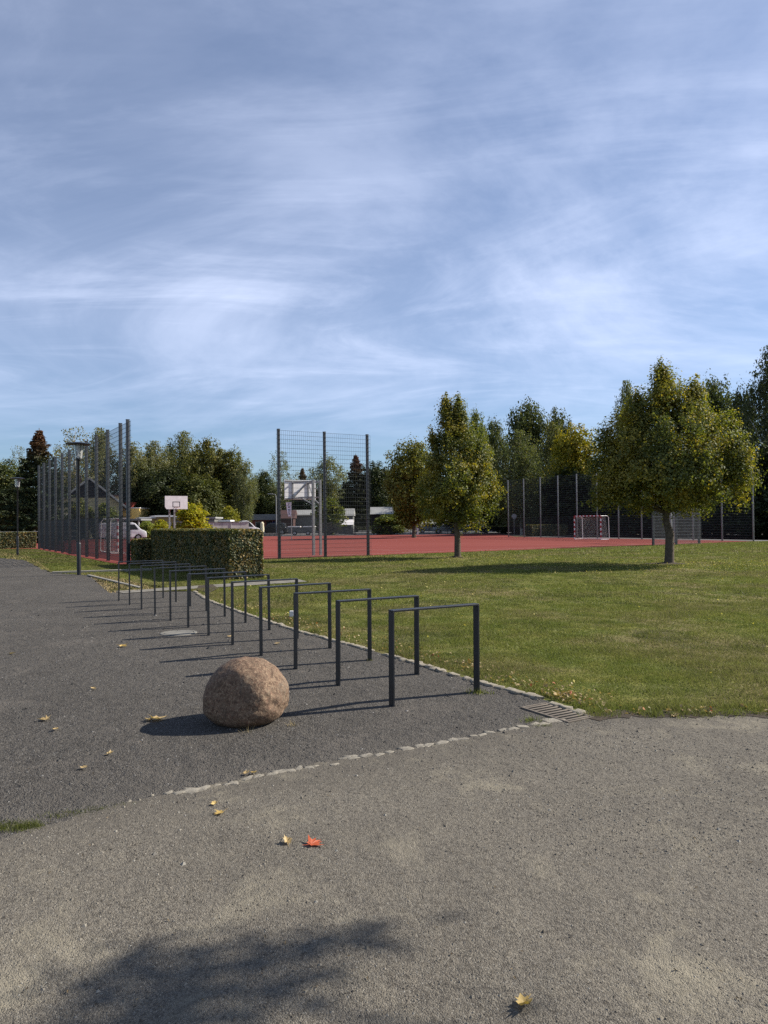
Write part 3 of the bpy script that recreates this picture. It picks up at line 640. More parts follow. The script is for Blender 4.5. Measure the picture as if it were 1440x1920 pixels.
# ---------------------------------------------------------------- hedges
def hedge(name, label, a, d, L, depth, H, leaf, dens, seed, group=None, wav=0.05):
    """a box-cut hedge: origin a, running L metres along d, depth to the right of d (rotated -90), built of leaf faces on a twiggy core"""
    r = np.random.default_rng(seed)
    t = thing(name, label, 'hedge', a, math.atan2(d.y, d.x), group)
    core = MB().box(0.12, L - 0.12, -depth + 0.12, -0.12, 0.05, H - 0.14)
    core.obj('twigs', 'hedge_core', t)
    n = int((L * H * 2 + depth * H * 2 + L * depth) * dens); q = r.random(n); A = np.array([L * H, L * H, depth * H, depth * H, L * depth]); s = r.choice(5, n, p=A / A.sum())
    u, v = r.random(n), r.random(n); P = np.zeros((n, 3))
    inset = np.abs(r.normal(0, 0.06, n))
    for k in range(5):
        i = s == k
        if k == 0: P[i] = np.c_[u[i] * L, -inset[i], v[i] * H]
        if k == 1: P[i] = np.c_[u[i] * L, -depth + inset[i], v[i] * H]
        if k == 2: P[i] = np.c_[inset[i], -u[i] * depth, v[i] * H]
        if k == 3: P[i] = np.c_[L - inset[i], -u[i] * depth, v[i] * H]
        if k == 4: P[i] = np.c_[u[i] * L, -v[i] * depth, H - inset[i]]
    bul = np.array([noise.noise(Vector((p[0] * 1.7, p[1] * 1.7, p[2] * 1.7 + seed))) for p in P]) * wav
    c = np.array([L / 2, -depth / 2, H / 2]); dv = P - c; dv /= np.linalg.norm(dv, axis=1)[:, None]
    P += dv * bul[:, None]; P[:, 2] = np.maximum(P[:, 2], 0.03)
    # soften the cut corners
    dx = np.minimum(P[:, 0], L - P[:, 0]); dz = H - P[:, 2]; dy = np.minimum(-P[:, 1], depth + P[:, 1])
    P[:, 2] -= np.clip(0.10 - dx, 0, 1) * 0.5 * (dz < 0.1) + np.clip(0.10 - dy, 0, 1) * 0.5 * (dz < 0.1)
    NF = np.array([(0, 1, .2), (0, -1, .2), (-1, 0, .2), (1, 0, .2), (0, 0, 1)])[s]
    obj('foliage', quads_mesh('foliage', leaf_quads(P, leaf, r, 0.25, 0.8, 0.0, NF * 1.1)), 'hedge_leaf', t)
    return t
MT['hedge_core'] = plain('hedge_twigs', (0.022, 0.018, 0.012), 0.95, 0, 0.4, 14, 0.1)
HC = GP(430, 1087)
def hedge_uv(name, label, corner, lu, lw, H, *a, **k):       # near-left corner, length along U and W
    return hedge(name, label, corner + W * lw, U, lu, lw, H, *a, **k)
hedge_uv('clipped_hedge', 'tall box-cut hornbeam hedge behind the bicycle hoops', HC, 1.05, 9.6, 1.46, 0.080, 2300, 41)
hedge_uv('clipped_hedge', 'lower hedge block joining the far end of the tall hedge by the court fence', HC + W * 9.65 - U * 0.55, 1.45, 1.15, 1.06, 0.084, 1500, 42)
HL = GP(68, 1027.5)
hedge_uv('clipped_hedge', 'long low clipped hedge at the far left behind the far lamp', HL - U * 16, 16.0, 1.3, 1.22, 0.11, 700, 43)
hr = AT(985, 1004, 79.5); hr.z = 0
hedge_uv('clipped_hedge', 'low clipped hedge beyond the right court fence near the goal', hr + U * 1.0, 5.4, 1.1, 1.25, 0.13, 420, 44)

# ---------------------------------------------------------------- background trees
def proto_broad(name, seed, prof, ncl, per, leaf, lobes=0.32, spread=0.42):
    r = np.random.default_rng(seed); rnd = random.Random(seed)
    C = crown_centres(prof, 1.2, 10, ncl, r, seed, lobes, 0.4, 1.8)
    P = np.repeat(C, per, 0) + puff(r, ncl * per) * spread * r.uniform(0.5, 1.4, (ncl, 1)).repeat(per, 0)
    inner = crown_centres([(p[0], p[1] * 0.7) for p in prof], 1.4, 9.3, ncl * 4, r, seed + 1, 0.2, 0.5)
    V = np.concatenate([leaf_quads(P, leaf, r, 0.35, 0.85, 0.0, outward(P, np.repeat(C, per, 0), 4.5)), leaf_quads(inner, leaf * 2.2, r, 0.2, 0.9)])
    w = tree_wood(8.8, 0.22, [tuple(c) for c in C], 1.6, rnd, 22, (0.1, 0.1), 1.4, 8)
    return quads_mesh('crown', V), w.mesh('trunk', True), 'broad_leaf', 'bark'
def proto_birch(name, seed, prof, ncl, per, leaf, hang=1.0):
    r = np.random.default_rng(seed); rnd = random.Random(seed)
    C = crown_centres(prof, 2.0, 10, ncl, r, seed, 0.50, 0.68, 1.8); Ps = []
    for c in C:
        k = int(per * r.uniform(0.6, 1.4)); z = r.random(k) ** 1.2; L = hang * r.uniform(0.5, 1.5)
        Ps.append(np.c_[c[0] + r.normal(0, .20, k) + z * c[0] * 0.06, c[1] + r.normal(0, .20, k) + z * c[1] * 0.06, c[2] - z * L])
    P = np.concatenate(Ps); P[:, 2] = np.maximum(P[:, 2], 0.8)
    V = leaf_quads(P, leaf, r, 0.1, 0.8, 0.6)
    w = tree_wood(9.6, 0.16, [tuple(c) for c in C], 2.2, rnd, 26, (0.15, 0.05), 1.2, 7)
    return quads_mesh('crown', V), w.mesh('trunk', True), 'birch_leaf', 'birch_bark'
def proto_spruce(name, seed):
    r = np.random.default_rng(seed); Ps, m = [], MB(); m.tube([(0, 0, -.05), (0, 0, 5), (0, 0, 9.9)], [0.2, 0.12, 0.02], 7)
    for k in range(44):
        t = k / 43; z = 0.5 + 9.2 * t; R = (3.0 * (1 - t) ** 0.80 + 0.16) * r.uniform(0.85, 1.1)
        for j in range(9):
            a = r.uniform(0, 6.28); L = R * r.uniform(0.6, 1.1); n = int(16 + L * 24); q = np.sqrt(r.random(n)); w = 0.22 * L * (1 - q) + 0.08
            off = r.normal(0, 1, n) * w; dz = -0.25 * L * q + 0.18 * L * q ** 3 - np.abs(r.normal(0, 0.10, n)) - 0.05
            Ps.append(np.c_[L * q * math.cos(a) - off * math.sin(a), L * q * math.sin(a) + off * math.cos(a), z + dz])
            if k % 2 == 0 and j < 4: m.tube([(0, 0, z), (L * .9 * math.cos(a), L * .9 * math.sin(a), z - 0.12 * L)], [0.04, 0.01], 4)
    P = np.concatenate(Ps); P[:, 2] = np.maximum(P[:, 2], 0.25)
    return quads_mesh('crown', leaf_quads(P, 0.24, r, 0.5, 0.5, 0.3)), m.mesh('trunk', True), 'needle', 'bark'
def proto_shrub(name, seed, prof, ncl=170, per=42, leaf=0.24):
    r = np.random.default_rng(seed); rnd = random.Random(seed)
    C = crown_centres(prof, 0.3, 10, ncl, r, seed, 0.35, 0.4, 1.8)
    P = np.repeat(C, per, 0) + puff(r, ncl * per) * 0.55
    P[:, 2] = np.maximum(P[:, 2], 0.1); w = MB()
    for k in range(14):
        c = C[rnd.randrange(len(C))]; grow(w, (rnd.uniform(-.3, .3), rnd.uniform(-.3, .3), -0.1), tuple(c), 0.12, 0.02, 0.3, rnd, 5, 5)
    return quads_mesh('crown', leaf_quads(P, leaf * 2.0, r, 0.35, 0.85)), w.mesh('trunk', True), 'broad_leaf', 'bark'
OVAL = [(0, 0.8), (0.08, 1.7), (0.2, 2.5), (0.38, 3.0), (0.55, 3.0), (0.72, 2.6), (0.86, 2.0), (0.95, 1.3), (1, 0.7)]
DOME = [(0, 1.4), (0.1, 2.5), (0.25, 3.0), (0.45, 3.0), (0.62, 2.6), (0.78, 2.4), (0.9, 1.8), (1, 1.0)]
SLIM = [(0, 0.6), (0.12, 1.4), (0.3, 2.0), (0.5, 2.1), (0.7, 1.8), (0.85, 1.3), (0.95, 0.8), (1, 0.4)]
PROTO = {
    'oval': proto_broad('oval', 101, OVAL, 250, 70, 0.22, 0.34, 0.40), 'oval2': proto_broad('oval2', 102, OVAL, 230, 70, 0.22, 0.42, 0.42),
    'dome': proto_broad('dome', 103, DOME, 270, 70, 0.22, 0.32, 0.42), 'dome2': proto_broad('dome2', 104, DOME, 220, 76, 0.23, 0.50, 0.46),
    'birch': proto_birch('birch', 105, SLIM, 360, 44, 0.16), 'birch2': proto_birch('birch2', 106, OVAL, 480, 44, 0.16, 1.5),
    'thin_birch': proto_birch('thin_birch', 107, SLIM, 130, 36, 0.15), 'weeping': proto_birch('weeping', 108, DOME, 640, 46, 0.16, 2.4),
    'spruce': proto_spruce('spruce', 109), 'shrub': proto_shrub('shrub', 110, DOME), 'shrub2': proto_shrub('shrub2', 111, OVAL, 190, 40),
}
for k, (c, w, lm, bmx) in PROTO.items():
    c.materials.append(MT[lm]); w.materials.append(MT[bmx])
trnd = random.Random(77)
def tree(kind, name, label, px, top, wid, Y, tint=(1, 1, 1), group='trees beyond the court', base_dy=0.0, rz=None, wf=1.0):
    p = AT(px, 985, Y); H = AT(px, top, Y).z; wm = wid * Y / F_PX
    nat = {'birch': 4.6, 'thin_birch': 4.4, 'birch2': 6.6, 'weeping': 6.8, 'spruce': 5.8}.get(kind, 6.8)
    c, w, _, _ = PROTO[kind]; s = wm / nat
    t = thing(name, label, 'shrub' if 'shrub' in kind else 'tree', (p.x, Y, 0), trnd.uniform(0, 6.28) if rz is None else rz, group)
    t.scale = (s, s * wf, H / 10.2)
    obj('trunk', w, None, t); cr_ = obj('crown', c, None, t); cr_.color = (*tint, 1)
    return t
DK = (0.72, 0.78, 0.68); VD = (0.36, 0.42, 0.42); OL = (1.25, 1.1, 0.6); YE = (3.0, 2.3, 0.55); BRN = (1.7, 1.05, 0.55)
# left block, behind the ball fence and the gabled house
tree('dome', 'broadleaf_tree', 'dark broadleaf tree at the far left edge', 8, 862, 110, 92, DK)
tree('oval2', 'broadleaf_tree', 'dark leafy tree filling the gap left of the big spruce', 30, 905, 120, 84, VD)
tree('thin_birch', 'birch_tree', 'sparse birch tip showing left of the spruce top', 36, 828, 46, 98, (0.9, 0.95, 0.9))
tree('spruce', 'spruce_tree', 'tall dark spruce with a brown cone-laden top at the left', 74, 796, 150, 72, (1, 1, 1), rz=0.6)
tree('thin_birch', 'birch_tree', 'thin sparse birch just right of the spruce', 140, 792, 92, 104, (1.05, 1.0, 0.9))
tree('birch2', 'birch_tree', 'bushy birch above the gabled house', 188, 797, 90, 112, (0.95, 0.95, 0.85))
tree('birch', 'birch_tree', 'birch showing just past the near end of the ball fence', 246, 815, 76, 112, (0.9, 0.9, 0.8))
tree('oval', 'broadleaf_tree', 'low dark tree behind the lamp and gabled house', 128, 880, 110, 118, DK)
tree('shrub', 'garden_bush', 'green garden bush in front of the gabled house', 150, 938, 46, 88, (1.3, 1.3, 1.0), 'bushes beyond the court')
tree('shrub2', 'garden_bush', 'rounded bush beneath the gable window of the house', 196, 945, 50, 88, (1.2, 1.25, 0.9), 'bushes beyond the court')
# block above the basketball hoop
tree('birch2', 'birch_tree', 'tall birch left of the front-facing basketball hoop', 290, 822, 92, 116, (0.95, 0.95, 0.85))
tree('oval', 'broadleaf_tree', 'dark tree behind the flat tan house', 268, 872, 100, 112, VD)
tree('birch2', 'birch_tree', 'highest birch, right above the front-facing basketball hoop', 346, 804, 94, 120, (0.85, 0.88, 0.72))
tree('oval2', 'broadleaf_tree', 'dense dark tree directly behind the front-facing basketball hoop', 318, 880, 120, 110, VD)
tree('oval2', 'broadleaf_tree', 'rounded olive tree right of the highest birch', 392, 826, 96, 116, (1.25, 1.1, 0.75))
tree('dome', 'broadleaf_tree', 'dense green tree above the tall hedge', 372, 890, 112, 108, (0.85, 0.85, 0.62))
tree('oval', 'broadleaf_tree', 'olive tree on the right shoulder of the tree block', 436, 842, 78, 116, (1.05, 0.98, 0.7))
tree('birch', 'birch_tree', 'leaning pale birch at the right end of the tree block', 458, 856, 50, 112, (0.8, 0.85, 0.75))
tree('dome', 'broadleaf_tree', 'broad dark tree above the left end of the pink building', 440, 905, 100, 146, (0.8, 0.8, 0.65))
tree('oval2', 'broadleaf_tree', 'small dark tree in the dip left of the middle fence', 492, 884, 62, 148, DK)
tree('dome2', 'broadleaf_tree', 'low green tree above the roof of the pink building', 486, 918, 74, 146, (0.8, 0.85, 0.65))
tree('birch2', 'birch_tree', 'feathery birch between the left birch and the highest birch', 318, 832, 84, 126, (1.0, 1.0, 0.85))
tree('birch2', 'birch_tree', 'feathery birch behind the olive trees above the hedge', 414, 838, 88, 128, (0.95, 0.98, 0.8))
tree('birch', 'birch_tree', 'narrow birch directly right of the near ball fence post', 268, 836, 60, 126, (0.95, 0.95, 0.82))
tree('dome', 'broadleaf_tree', 'broad olive tree filling in under the highest birch', 350, 858, 120, 122, (1.0, 0.98, 0.7))
# behind the middle fence
tree('thin_birch', 'birch_tree', 'sparse birch behind the left post of the middle fence', 526, 838, 60, 150, (0.85, 0.92, 0.9))
tree('oval', 'broadleaf_tree', 'green tree behind the rear-facing hoop', 538, 900, 92, 158, (0.75, 0.85, 0.7))
tree('spruce', 'spruce_tree', 'small pointed conifer right above the rear-facing hoop', 568, 872, 66, 154, (1.2, 1.3, 1.0), rz=2.0)
tree('birch', 'birch_tree', 'pale birch behind the centre post of the middle fence', 613, 845, 74, 148, (0.9, 0.95, 0.85))
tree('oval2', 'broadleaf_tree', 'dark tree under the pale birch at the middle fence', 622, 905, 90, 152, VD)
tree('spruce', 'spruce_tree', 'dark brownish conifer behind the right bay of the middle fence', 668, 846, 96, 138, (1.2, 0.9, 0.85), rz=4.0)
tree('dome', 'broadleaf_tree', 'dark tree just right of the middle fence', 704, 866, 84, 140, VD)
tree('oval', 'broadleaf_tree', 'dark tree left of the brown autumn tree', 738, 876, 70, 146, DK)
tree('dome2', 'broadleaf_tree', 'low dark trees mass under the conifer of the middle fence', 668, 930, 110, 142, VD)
tree('shrub2', 'leafy_shrub', 'tall green shrub beside the centre fence post, under the pale birch', 618, 934, 56, 106, (1.2, 1.25, 0.8), 'bushes beyond the court')
# right part
tree('oval', 'autumn_tree', 'brown-gold autumn tree half hidden behind the slim linden', 776, 824, 116, 78, (1.4, 1.28, 0.62), rz=1.0)
tree('oval2', 'broadleaf_tree', 'pale green tree peeking over the slim linden', 893, 774, 66, 110, (1.4, 1.5, 1.0))
tree('oval', 'broadleaf_tree', 'dark green tree low behind the slim linden', 850, 900, 130, 106, VD)
tree('dome2', 'oak_tree', 'dark oak between the slim linden and the tall dark tree', 925, 786, 66, 118, DK)
tree('dome2', 'oak_tree', 'tallest dark tree in the gap between the two lindens', 988, 752, 100, 124, DK)
tree('dome', 'oak_tree', 'dark rounded tree right of the tallest dark tree', 1048, 766, 74, 124, (0.6, 0.66, 0.6))
tree('weeping', 'weeping_birch', 'grey-green weeping birch behind the first posts of the right fence', 978, 798, 112, 90, (0.62, 0.70, 0.50))
tree('birch2', 'birch_tree', 'dull green birch between the weeping birch and the yellow tree', 1040, 786, 92, 106, (0.72, 0.75, 0.5))
tree('dome', 'autumn_tree', 'bright yellow-green tree left of the broad linden', 1080, 796, 116, 96, (2.7, 2.1, 0.5))
for i, (px, top, wd, Y, lb) in enumerate([
        (945, 900, 120, 104, 'dark understorey tree left of the right fence'), (1005, 890, 120, 98, 'dark understorey tree behind the far posts of the right fence'),
        (1060, 885, 130, 92, 'dark understorey tree behind the far end of the goal'), (1125, 880, 130, 88, 'dark understorey tree behind the near post of the goal'),
        (1190, 870, 130, 84, 'dark understorey tree behind the left half of the broad linden'), (1255, 860, 140, 80, 'dark understorey tree behind the trunk of the broad linden'),
        (1325, 850, 140, 76, 'dark understorey tree behind the right half of the broad linden'), (1395, 840, 140, 72, 'dark understorey tree behind the near end of the right fence'),
        (1462, 830, 130, 70, 'dark understorey tree cut by the right edge')]):
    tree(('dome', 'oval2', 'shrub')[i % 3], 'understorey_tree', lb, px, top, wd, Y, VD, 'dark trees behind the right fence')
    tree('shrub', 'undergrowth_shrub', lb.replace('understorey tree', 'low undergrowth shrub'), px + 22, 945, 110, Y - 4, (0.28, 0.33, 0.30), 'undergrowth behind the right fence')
tree('birch2', 'birch_tree', 'grey birch peeking out at the upper left of the broad linden', 1178, 706, 70, 92, (0.7, 0.78, 0.6))
tree('dome2', 'oak_tree', 'dark round tree right of the top of the broad linden', 1346, 706, 92, 98, DK)
tree('oval', 'oak_tree', 'dark tree between the round tree and the right edge', 1395, 726, 70, 92, VD)
tree('birch2', 'tall_pine', 'tall dark grey-green tree cut by the right edge', 1450, 640, 128, 80, (0.34, 0.42, 0.36), wf=1.0)
# yellow bushes near the concrete wall and others
tree('shrub', 'yellow_bush', 'large yellow-green bush right of the front-facing hoop', 364, 946, 66, 76, (3.2, 2.7, 0.6), 'bushes beyond the court')
tree('shrub2', 'yellow_bush', 'yellow-green bush at the foot of the front-facing hoop', 303, 975, 34, 72, (3.0, 2.6, 0.6), 'bushes beyond the court')
tree('shrub2', 'yellow_bush', 'yellowing young tree in front of the pink building', 430, 950, 38, 100, (2.3, 2.0, 0.7), 'bushes beyond the court')
tree('shrub', 'pale_bush', 'pale silvery bush right behind the white van', 275, 978, 36, 86, (2.4, 2.5, 2.0), 'bushes beyond the court')
tree('shrub2', 'green_bush', 'green bush left of the yellowing young tree', 404, 952, 30, 118, (1.3, 1.5, 1.0), 'bushes beyond the court')
tree('shrub', 'variegated_bush', 'pale speckled bush below the white pavilion roof', 728, 966, 70, 100, (1.2, 1.3, 1.1), 'bushes beyond the court')

# the tree that stands right of the frame and whose crown edge throws the shadow at the bottom left
def cast_from(gx_, gy_, h):                       # where at height h something must be to shade a ground spot
    return (gx_ + SUN_DIR.x * h / math.tan(SUN_EL), gy_ + SUN_DIR.y * h / math.tan(SUN_EL), h)
r9 = np.random.default_rng(9); C = []
for i in range(60):                               # the crown proper
    a = r9.uniform(0, 6.28); q = r9.random() ** .5; h = r9.uniform(4.4, 7.6); C.append(cast_from(-0.95 + 1.0 * q * math.cos(a), 1.0 + 0.75 * q * math.sin(a), h))
for px, py, n in ((250, 1885, 2), (330, 1850, 2), (300, 1795, 2), (345, 1785, 1), (400, 1795, 2), (460, 1800, 2), (520, 1775, 1), (560, 1768, 1), (635, 1757, 1), (600, 1763, 1), (668, 1748, 1), (440, 1835, 2), (500, 1828, 1), (380, 1868, 2), (470, 1895, 2), (400, 1905, 2), (320, 1905, 2), (240, 1915, 1), (880, 1916, 1)):
    for k in range(n):
        g_ = GP(px - 34, py + 20); C.append(cast_from(g_.x + r9.normal() * .03, g_.y + r9.normal() * .02, r9.uniform(4.9, 6.0)))
C = np.array(C); tb = Vector((*C[:60, :2].mean(0), 0))
t = thing('shade_tree', 'leafy tree right of the view that shades the near path', 'tree', tb, 0)
C[:, :2] -= np.array(tb.xy)
P = np.repeat(C, 20, 0) + puff(r9, len(C) * 20) * np.array([0.105, 0.105, 0.16])
w = tree_wood(7.4, 0.17, [tuple(c) for c in C], 3.0, random.Random(9), 16, (0.05, 0), 1.3, 9)
w.obj('trunk', 'bark', t, smooth=True); cr_ = obj('crown', quads_mesh('crown', leaf_quads(P, 0.075, r9, 0.3, 0.85)), 'broad_leaf', t)

# ================================================================ BICYCLE HOOPS
RK0 = Vector((0.0506, 6.330, 0)); RKD = Vector((-0.5232, 0.8303, 0)); RKW = Vector((0.862, 0.507, 0)); RK_L, RK_H, RK_T = 0.935, 0.838, 0.044
ordn = ['nearest', 'second', 'third', 'fourth', 'fifth', 'sixth', 'seventh', 'eighth', 'ninth', 'tenth', 'eleventh', 'farthest']
h2 = RK_T / 2
post_me = MB().box(-.008, .008, -.039, .039, -0.04, RK_H - .0165).mesh('post', False, 0.0015, 1); post_me.materials.append(MT['steel'])
bar_me = MB().box(-.008, RK_L + .008, -.039, .039, RK_H - .016, RK_H).mesh('top_bar', False, 0.0015, 1); bar_me.materials.append(MT['steel'])
krn = random.Random(5)
for i in range(12):
    lab = 'dark steel bicycle hoop, %s of the twelve in the row' % ordn[i]
    t = thing('bicycle_hoop', lab, 'bike rack', RK0 + RKD * i, math.atan2(RKW.y, RKW.x) + krn.uniform(-.01, .01), 'bicycle hoops along the lawn edge')
    t.rotation_euler.x = krn.uniform(-.012, .012); t.rotation_euler.y = krn.uniform(-.006, .006)
    obj('post', post_me, None, t); obj('post', post_me, None, t, (RK_L, 0, 0)); obj('top_bar', bar_me, None, t)
# weeds at a hoop foot
p = RK0 + RKW * RK_L; spots = [(p.x - 0.02, p.y - 0.03, 0.05, 0.04, 60, 0.05, 0.004), (p.x + 0.05, p.y - 0.05, 0.05, 0.03, 40, 0.03, 0.004)]
p2 = RK0 + RKD * 2 + RKW * RK_L; spots.append((p2.x, p2.y - 0.03, 0.03, 0.03, 24, 0.03, 0.003))
o = obj('weeds', tuft_mesh('weeds', spots, 15), 'blade'); o['kind'] = 'stuff'; o['label'] = 'weeds growing at the foot of the hoops'

# ================================================================ BOULDER
def boulder():
    bm = bmesh.new(); bmesh.ops.create_icosphere(bm, subdivisions=6, radius=1.0)
    planes = [(Vector((-0.25, -0.96, 0.08)).normalized(), 0.84, 0.15), (Vector((0.80, -0.45, 0.40)).normalized(), 0.93, 0.06), (Vector((0.96, -0.22, -0.15)).normalized(), 0.93, 0.06)]
    for v in bm.verts:
        d = v.co.normalized(); p = d.copy()
        hz = math.hypot(p.x, p.y)
        if p.z < 0.5:                                # sides stand steep low down instead of curling under
            k = 1 + (1 / max(0.6, hz) - 1) * min(1.0, (0.5 - p.z) / 0.5) * 0.62 * max(0, 1 - max(0, -p.z) / 0.75); p.x *= k; p.y *= k
        for n, dist, soft in planes:
            k = p.dot(n) - dist
            if k > -soft: p -= n * (k if k > soft else (k + soft) ** 2 / (4 * soft)) * 0.94
        q = p * 2.2
        p += d * (0.040 * noise.noise(q * 0.8 + Vector((0, 4, 1))) + 0.020 * noise.noise(q * 2.1 + Vector((3, 1, 2))))
        rough = max(0.0, min(1.0, 0.30 + d.x * 0.8 + d.z * 0.45))           # broken face on the right is rougher
        p += d * (0.016 * rough * noise.fractal(q * 3.0, 1.0, 2.1, 5) + 0.003 * noise.noise(q * 16))
        for c, rr_, dp in ((Vector((0.72, -0.62, -0.02)), 0.20, 0.07), (Vector((0.62, -0.74, 0.18)), 0.14, 0.04), (Vector((0.84, -0.5, -0.18)), 0.13, 0.05)):
            e_ = (d - c).length / rr_
            if e_ < 1: p -= d * dp * (1 - e_ * e_) ** 2
        v.co = Vector((p.x * 0.346, p.y * 0.338, p.z * (0.330 if p.z > 0 else 0.245)))
    me = bpy.data.meshes.new('boulder'); bm.to_mesh(me); bm.free()
    me.polygons.foreach_set('use_smooth', [True] * len(me.polygons))
    g = GP(459, 1366); o = obj('boulder', me, 'rock', None, (g.x - 0.035, g.y + 0.245, 0.180)); tag(o, 'rounded pink-brown granite boulder beside the nearest hoops', 'boulder'); return o
boulder()
q = GP(455, 1374); o = obj('weeds', tuft_mesh('weeds', [(q.x + 0.03, q.y, 0.03, 0.015, 26, 0.055, 0.0012), (q.x + 0.36, q.y + 0.18, 0.02, 0.03, 30, 0.04, 0.0015)], 16), 'straw'); o['kind'] = 'stuff'; o['label'] = 'dry weeds at the foot of the boulder'

# ================================================================ COBBLE EDGINGS, DRAIN, MANHOLE
def stone_meshes(n, seed, m, flat=0.5):
    out = []
    for k in range(n):
        bm = bmesh.new(); bmesh.ops.create_cube(bm, size=1.0); bmesh.ops.bevel(bm, geom=list(bm.edges), offset=0.16, segments=2, affect='EDGES', profile=0.6)
        for v in bm.verts:
            v.co += Vector((noise.noise(v.co * 1.7 + Vector((k * 3.1, seed, 0))), noise.noise(v.co * 1.7 + Vector((0, k * 2.3, seed))), 0.6 * noise.noise(v.co * 2 + Vector((seed, 0, k))))) * 0.40
        me = bpy.data.meshes.new('cobble'); bm.to_mesh(me); bm.free(); me.polygons.foreach_set('use_smooth', [True] * len(me.polygons)); me.materials.append(MT[m]); out.append(me)
    return out
SM = stone_meshes(7, 2, 'cobble'); SR = stone_meshes(7, 5, 'cobble_row')
e = thing('cobble_edging', 'broken line of half-buried pale cobbles between the yard and the path', 'edging', GP(640, 1425)); e0 = e.location.copy()
crn = random.Random(8)
pts = [(245, 1503, .5), (285, 1494, .3), (318, 1489, .8), (340, 1486, .9), (358, 1483, 1.2), (378, 1481, 1.0), (398, 1475, .8), (425, 1471, .6), (438, 1469, .9), (466, 1461, 1.0), (480, 1457, .9), (510, 1451, 1.1), (527, 1449, 1.4), (545, 1446, 1.2), (562, 1442, .9), (577, 1439, .8),
       (592, 1437, .6), (627, 1434, .7), (645, 1424, .9), (663, 1421, 1.1), (688, 1418, 1.5), (708, 1414, 1.2), (728, 1411, .8), (765, 1404, 1.0), (785, 1399, 1.0), (803, 1397, 1.1), (826, 1393, 1.3), (847, 1389, 1.3), (868, 1385, 1.2), (887, 1381, 1.0), (905, 1378, 1.1), (921, 1375, .9), (945, 1371, 1.0), (964, 1367, 1.5), (983, 1363, 1.6), (1003, 1359, 1.4), (1018, 1357, 1.3), (1033, 1352, 1.6), (1050, 1351, 1.2)]
for px, py, s in pts:
    q = GP(px + crn.uniform(-4, 4), py + crn.uniform(-1.5, 1.5)); L = 0.066 * s * crn.uniform(0.8, 1.25)
    o = obj('cobble', SM[crn.randrange(7)], None, e, q - e0 + Vector((0, 0, -0.0185))); o.scale = (L * 1.15, L * crn.uniform(.55, .95), 0.05); o.rotation_euler = (crn.uniform(-.06, .06), crn.uniform(-.06, .06), AX + crn.uniform(-.5, .5))
e = thing('cobble_edging', 'continuous row of worn stones along the lawn beside the hoops', 'edging', row[4]); e0 = e.location.copy()
seg = []
for a, b in zip(row[:-1], row[1:]):
    n = max(1, int((b - a).length / 0.118))
    for k in range(n): seg.append((a.lerp(b, (k + 0.5) / n), b - a))
for k, (q, d) in enumerate(seg):
    if crn.random() < 0.04: continue
    q = q + U * crn.uniform(-0.015, 0.015) - U * 0.02
    o = obj('cobble', SR[crn.randrange(7)], None, e, q - e0 + Vector((0, 0, -0.008))); o.scale = (0.116 * crn.uniform(.85, 1.05), 0.085 * crn.uniform(.75, 1.15), 0.05 + 0.012 * crn.random()); o.rotation_euler = (crn.uniform(-.08, .08), crn.uniform(-.06, .06), math.atan2(d.y, d.x) + crn.uniform(-.12, .12))

dc = GP(1043, 1337)
t = thing('drain_grate', 'rusty slotted drain grate at the corner of the lawn', 'drain grate', (dc.x, dc.y, 0.006), AX)
MB().box(-0.125, 0.125, -0.26, 0.26, -0.004, 0.001).obj('pit_shade_plate', 'black', t)  # flat black plate just under the slats, stands in for shaded depth
fr = MB(); fr.box(-0.145, -0.125, -0.28, 0.28, -0.02, 0.007).box(0.125, 0.145, -0.28, 0.28, -0.02, 0.007).box(-0.125, 0.125, -0.28, -0.262, -0.02, 0.0072).box(-0.125, 0.125, 0.262, 0.28, -0.02, 0.0072)
fr.obj('frame', 'iron', t, bevel=0.003)
slat = MB().box(-0.125, 0.125, -0.013, 0.013, 0.0015, 0.006).mesh('slat', True, 0.0015); slat.materials.append(MT['iron'])
for k in range(9): obj('slat', slat, None, t, (0, -0.232 + 0.058 * k, 0))

mc = GP(335, 1187)
t = thing('manhole_cover', 'pale round concrete manhole cover in the dark yard', 'manhole cover', (mc.x, mc.y, 0.004))
MB().lathe([(0.0, 0.008), (0.205, 0.008), (0.212, 0.002)], 40).obj('cover', 'manhole', t, smooth=True)
MB().lathe([(0.222, -0.005), (0.222, 0.007), (0.262, 0.005), (0.27, -0.005)], 40).obj('rim', 'manhole', t, smooth=True)
ka, kb = GP(98, 1075.5), GP(285, 1069.5)
t = MB().bar(ka + Vector((0, 0, 0.02)), kb + Vector((0, 0, 0.02)), 0.22, 0.10).obj('concrete_kerb', 'concrete', None, bevel=0.01); tag(t, 'thin pale concrete kerb at the foot of the near lamp', 'kerb')
ka, kb = GP(166, 1079.5), GP(262, 1103)
t = MB().bar(ka + Vector((0, 0, 0.01)), kb + Vector((0, 0, 0.01)), 0.10, 0.06).obj('concrete_kerb', 'concrete', None, bevel=0.008); tag(t, 'narrow edging kerb from the near lamp to the footpath', 'kerb')
q = GP(547, 1155); t = thing('marker_stone', 'small white marker stub standing in the lawn behind the hoops', 'marker', (q.x, q.y, 0)); MB().box(-.035, .035, -.035, .035, -.03, .09).obj('stub', 'offwhite', t, bevel=0.008)

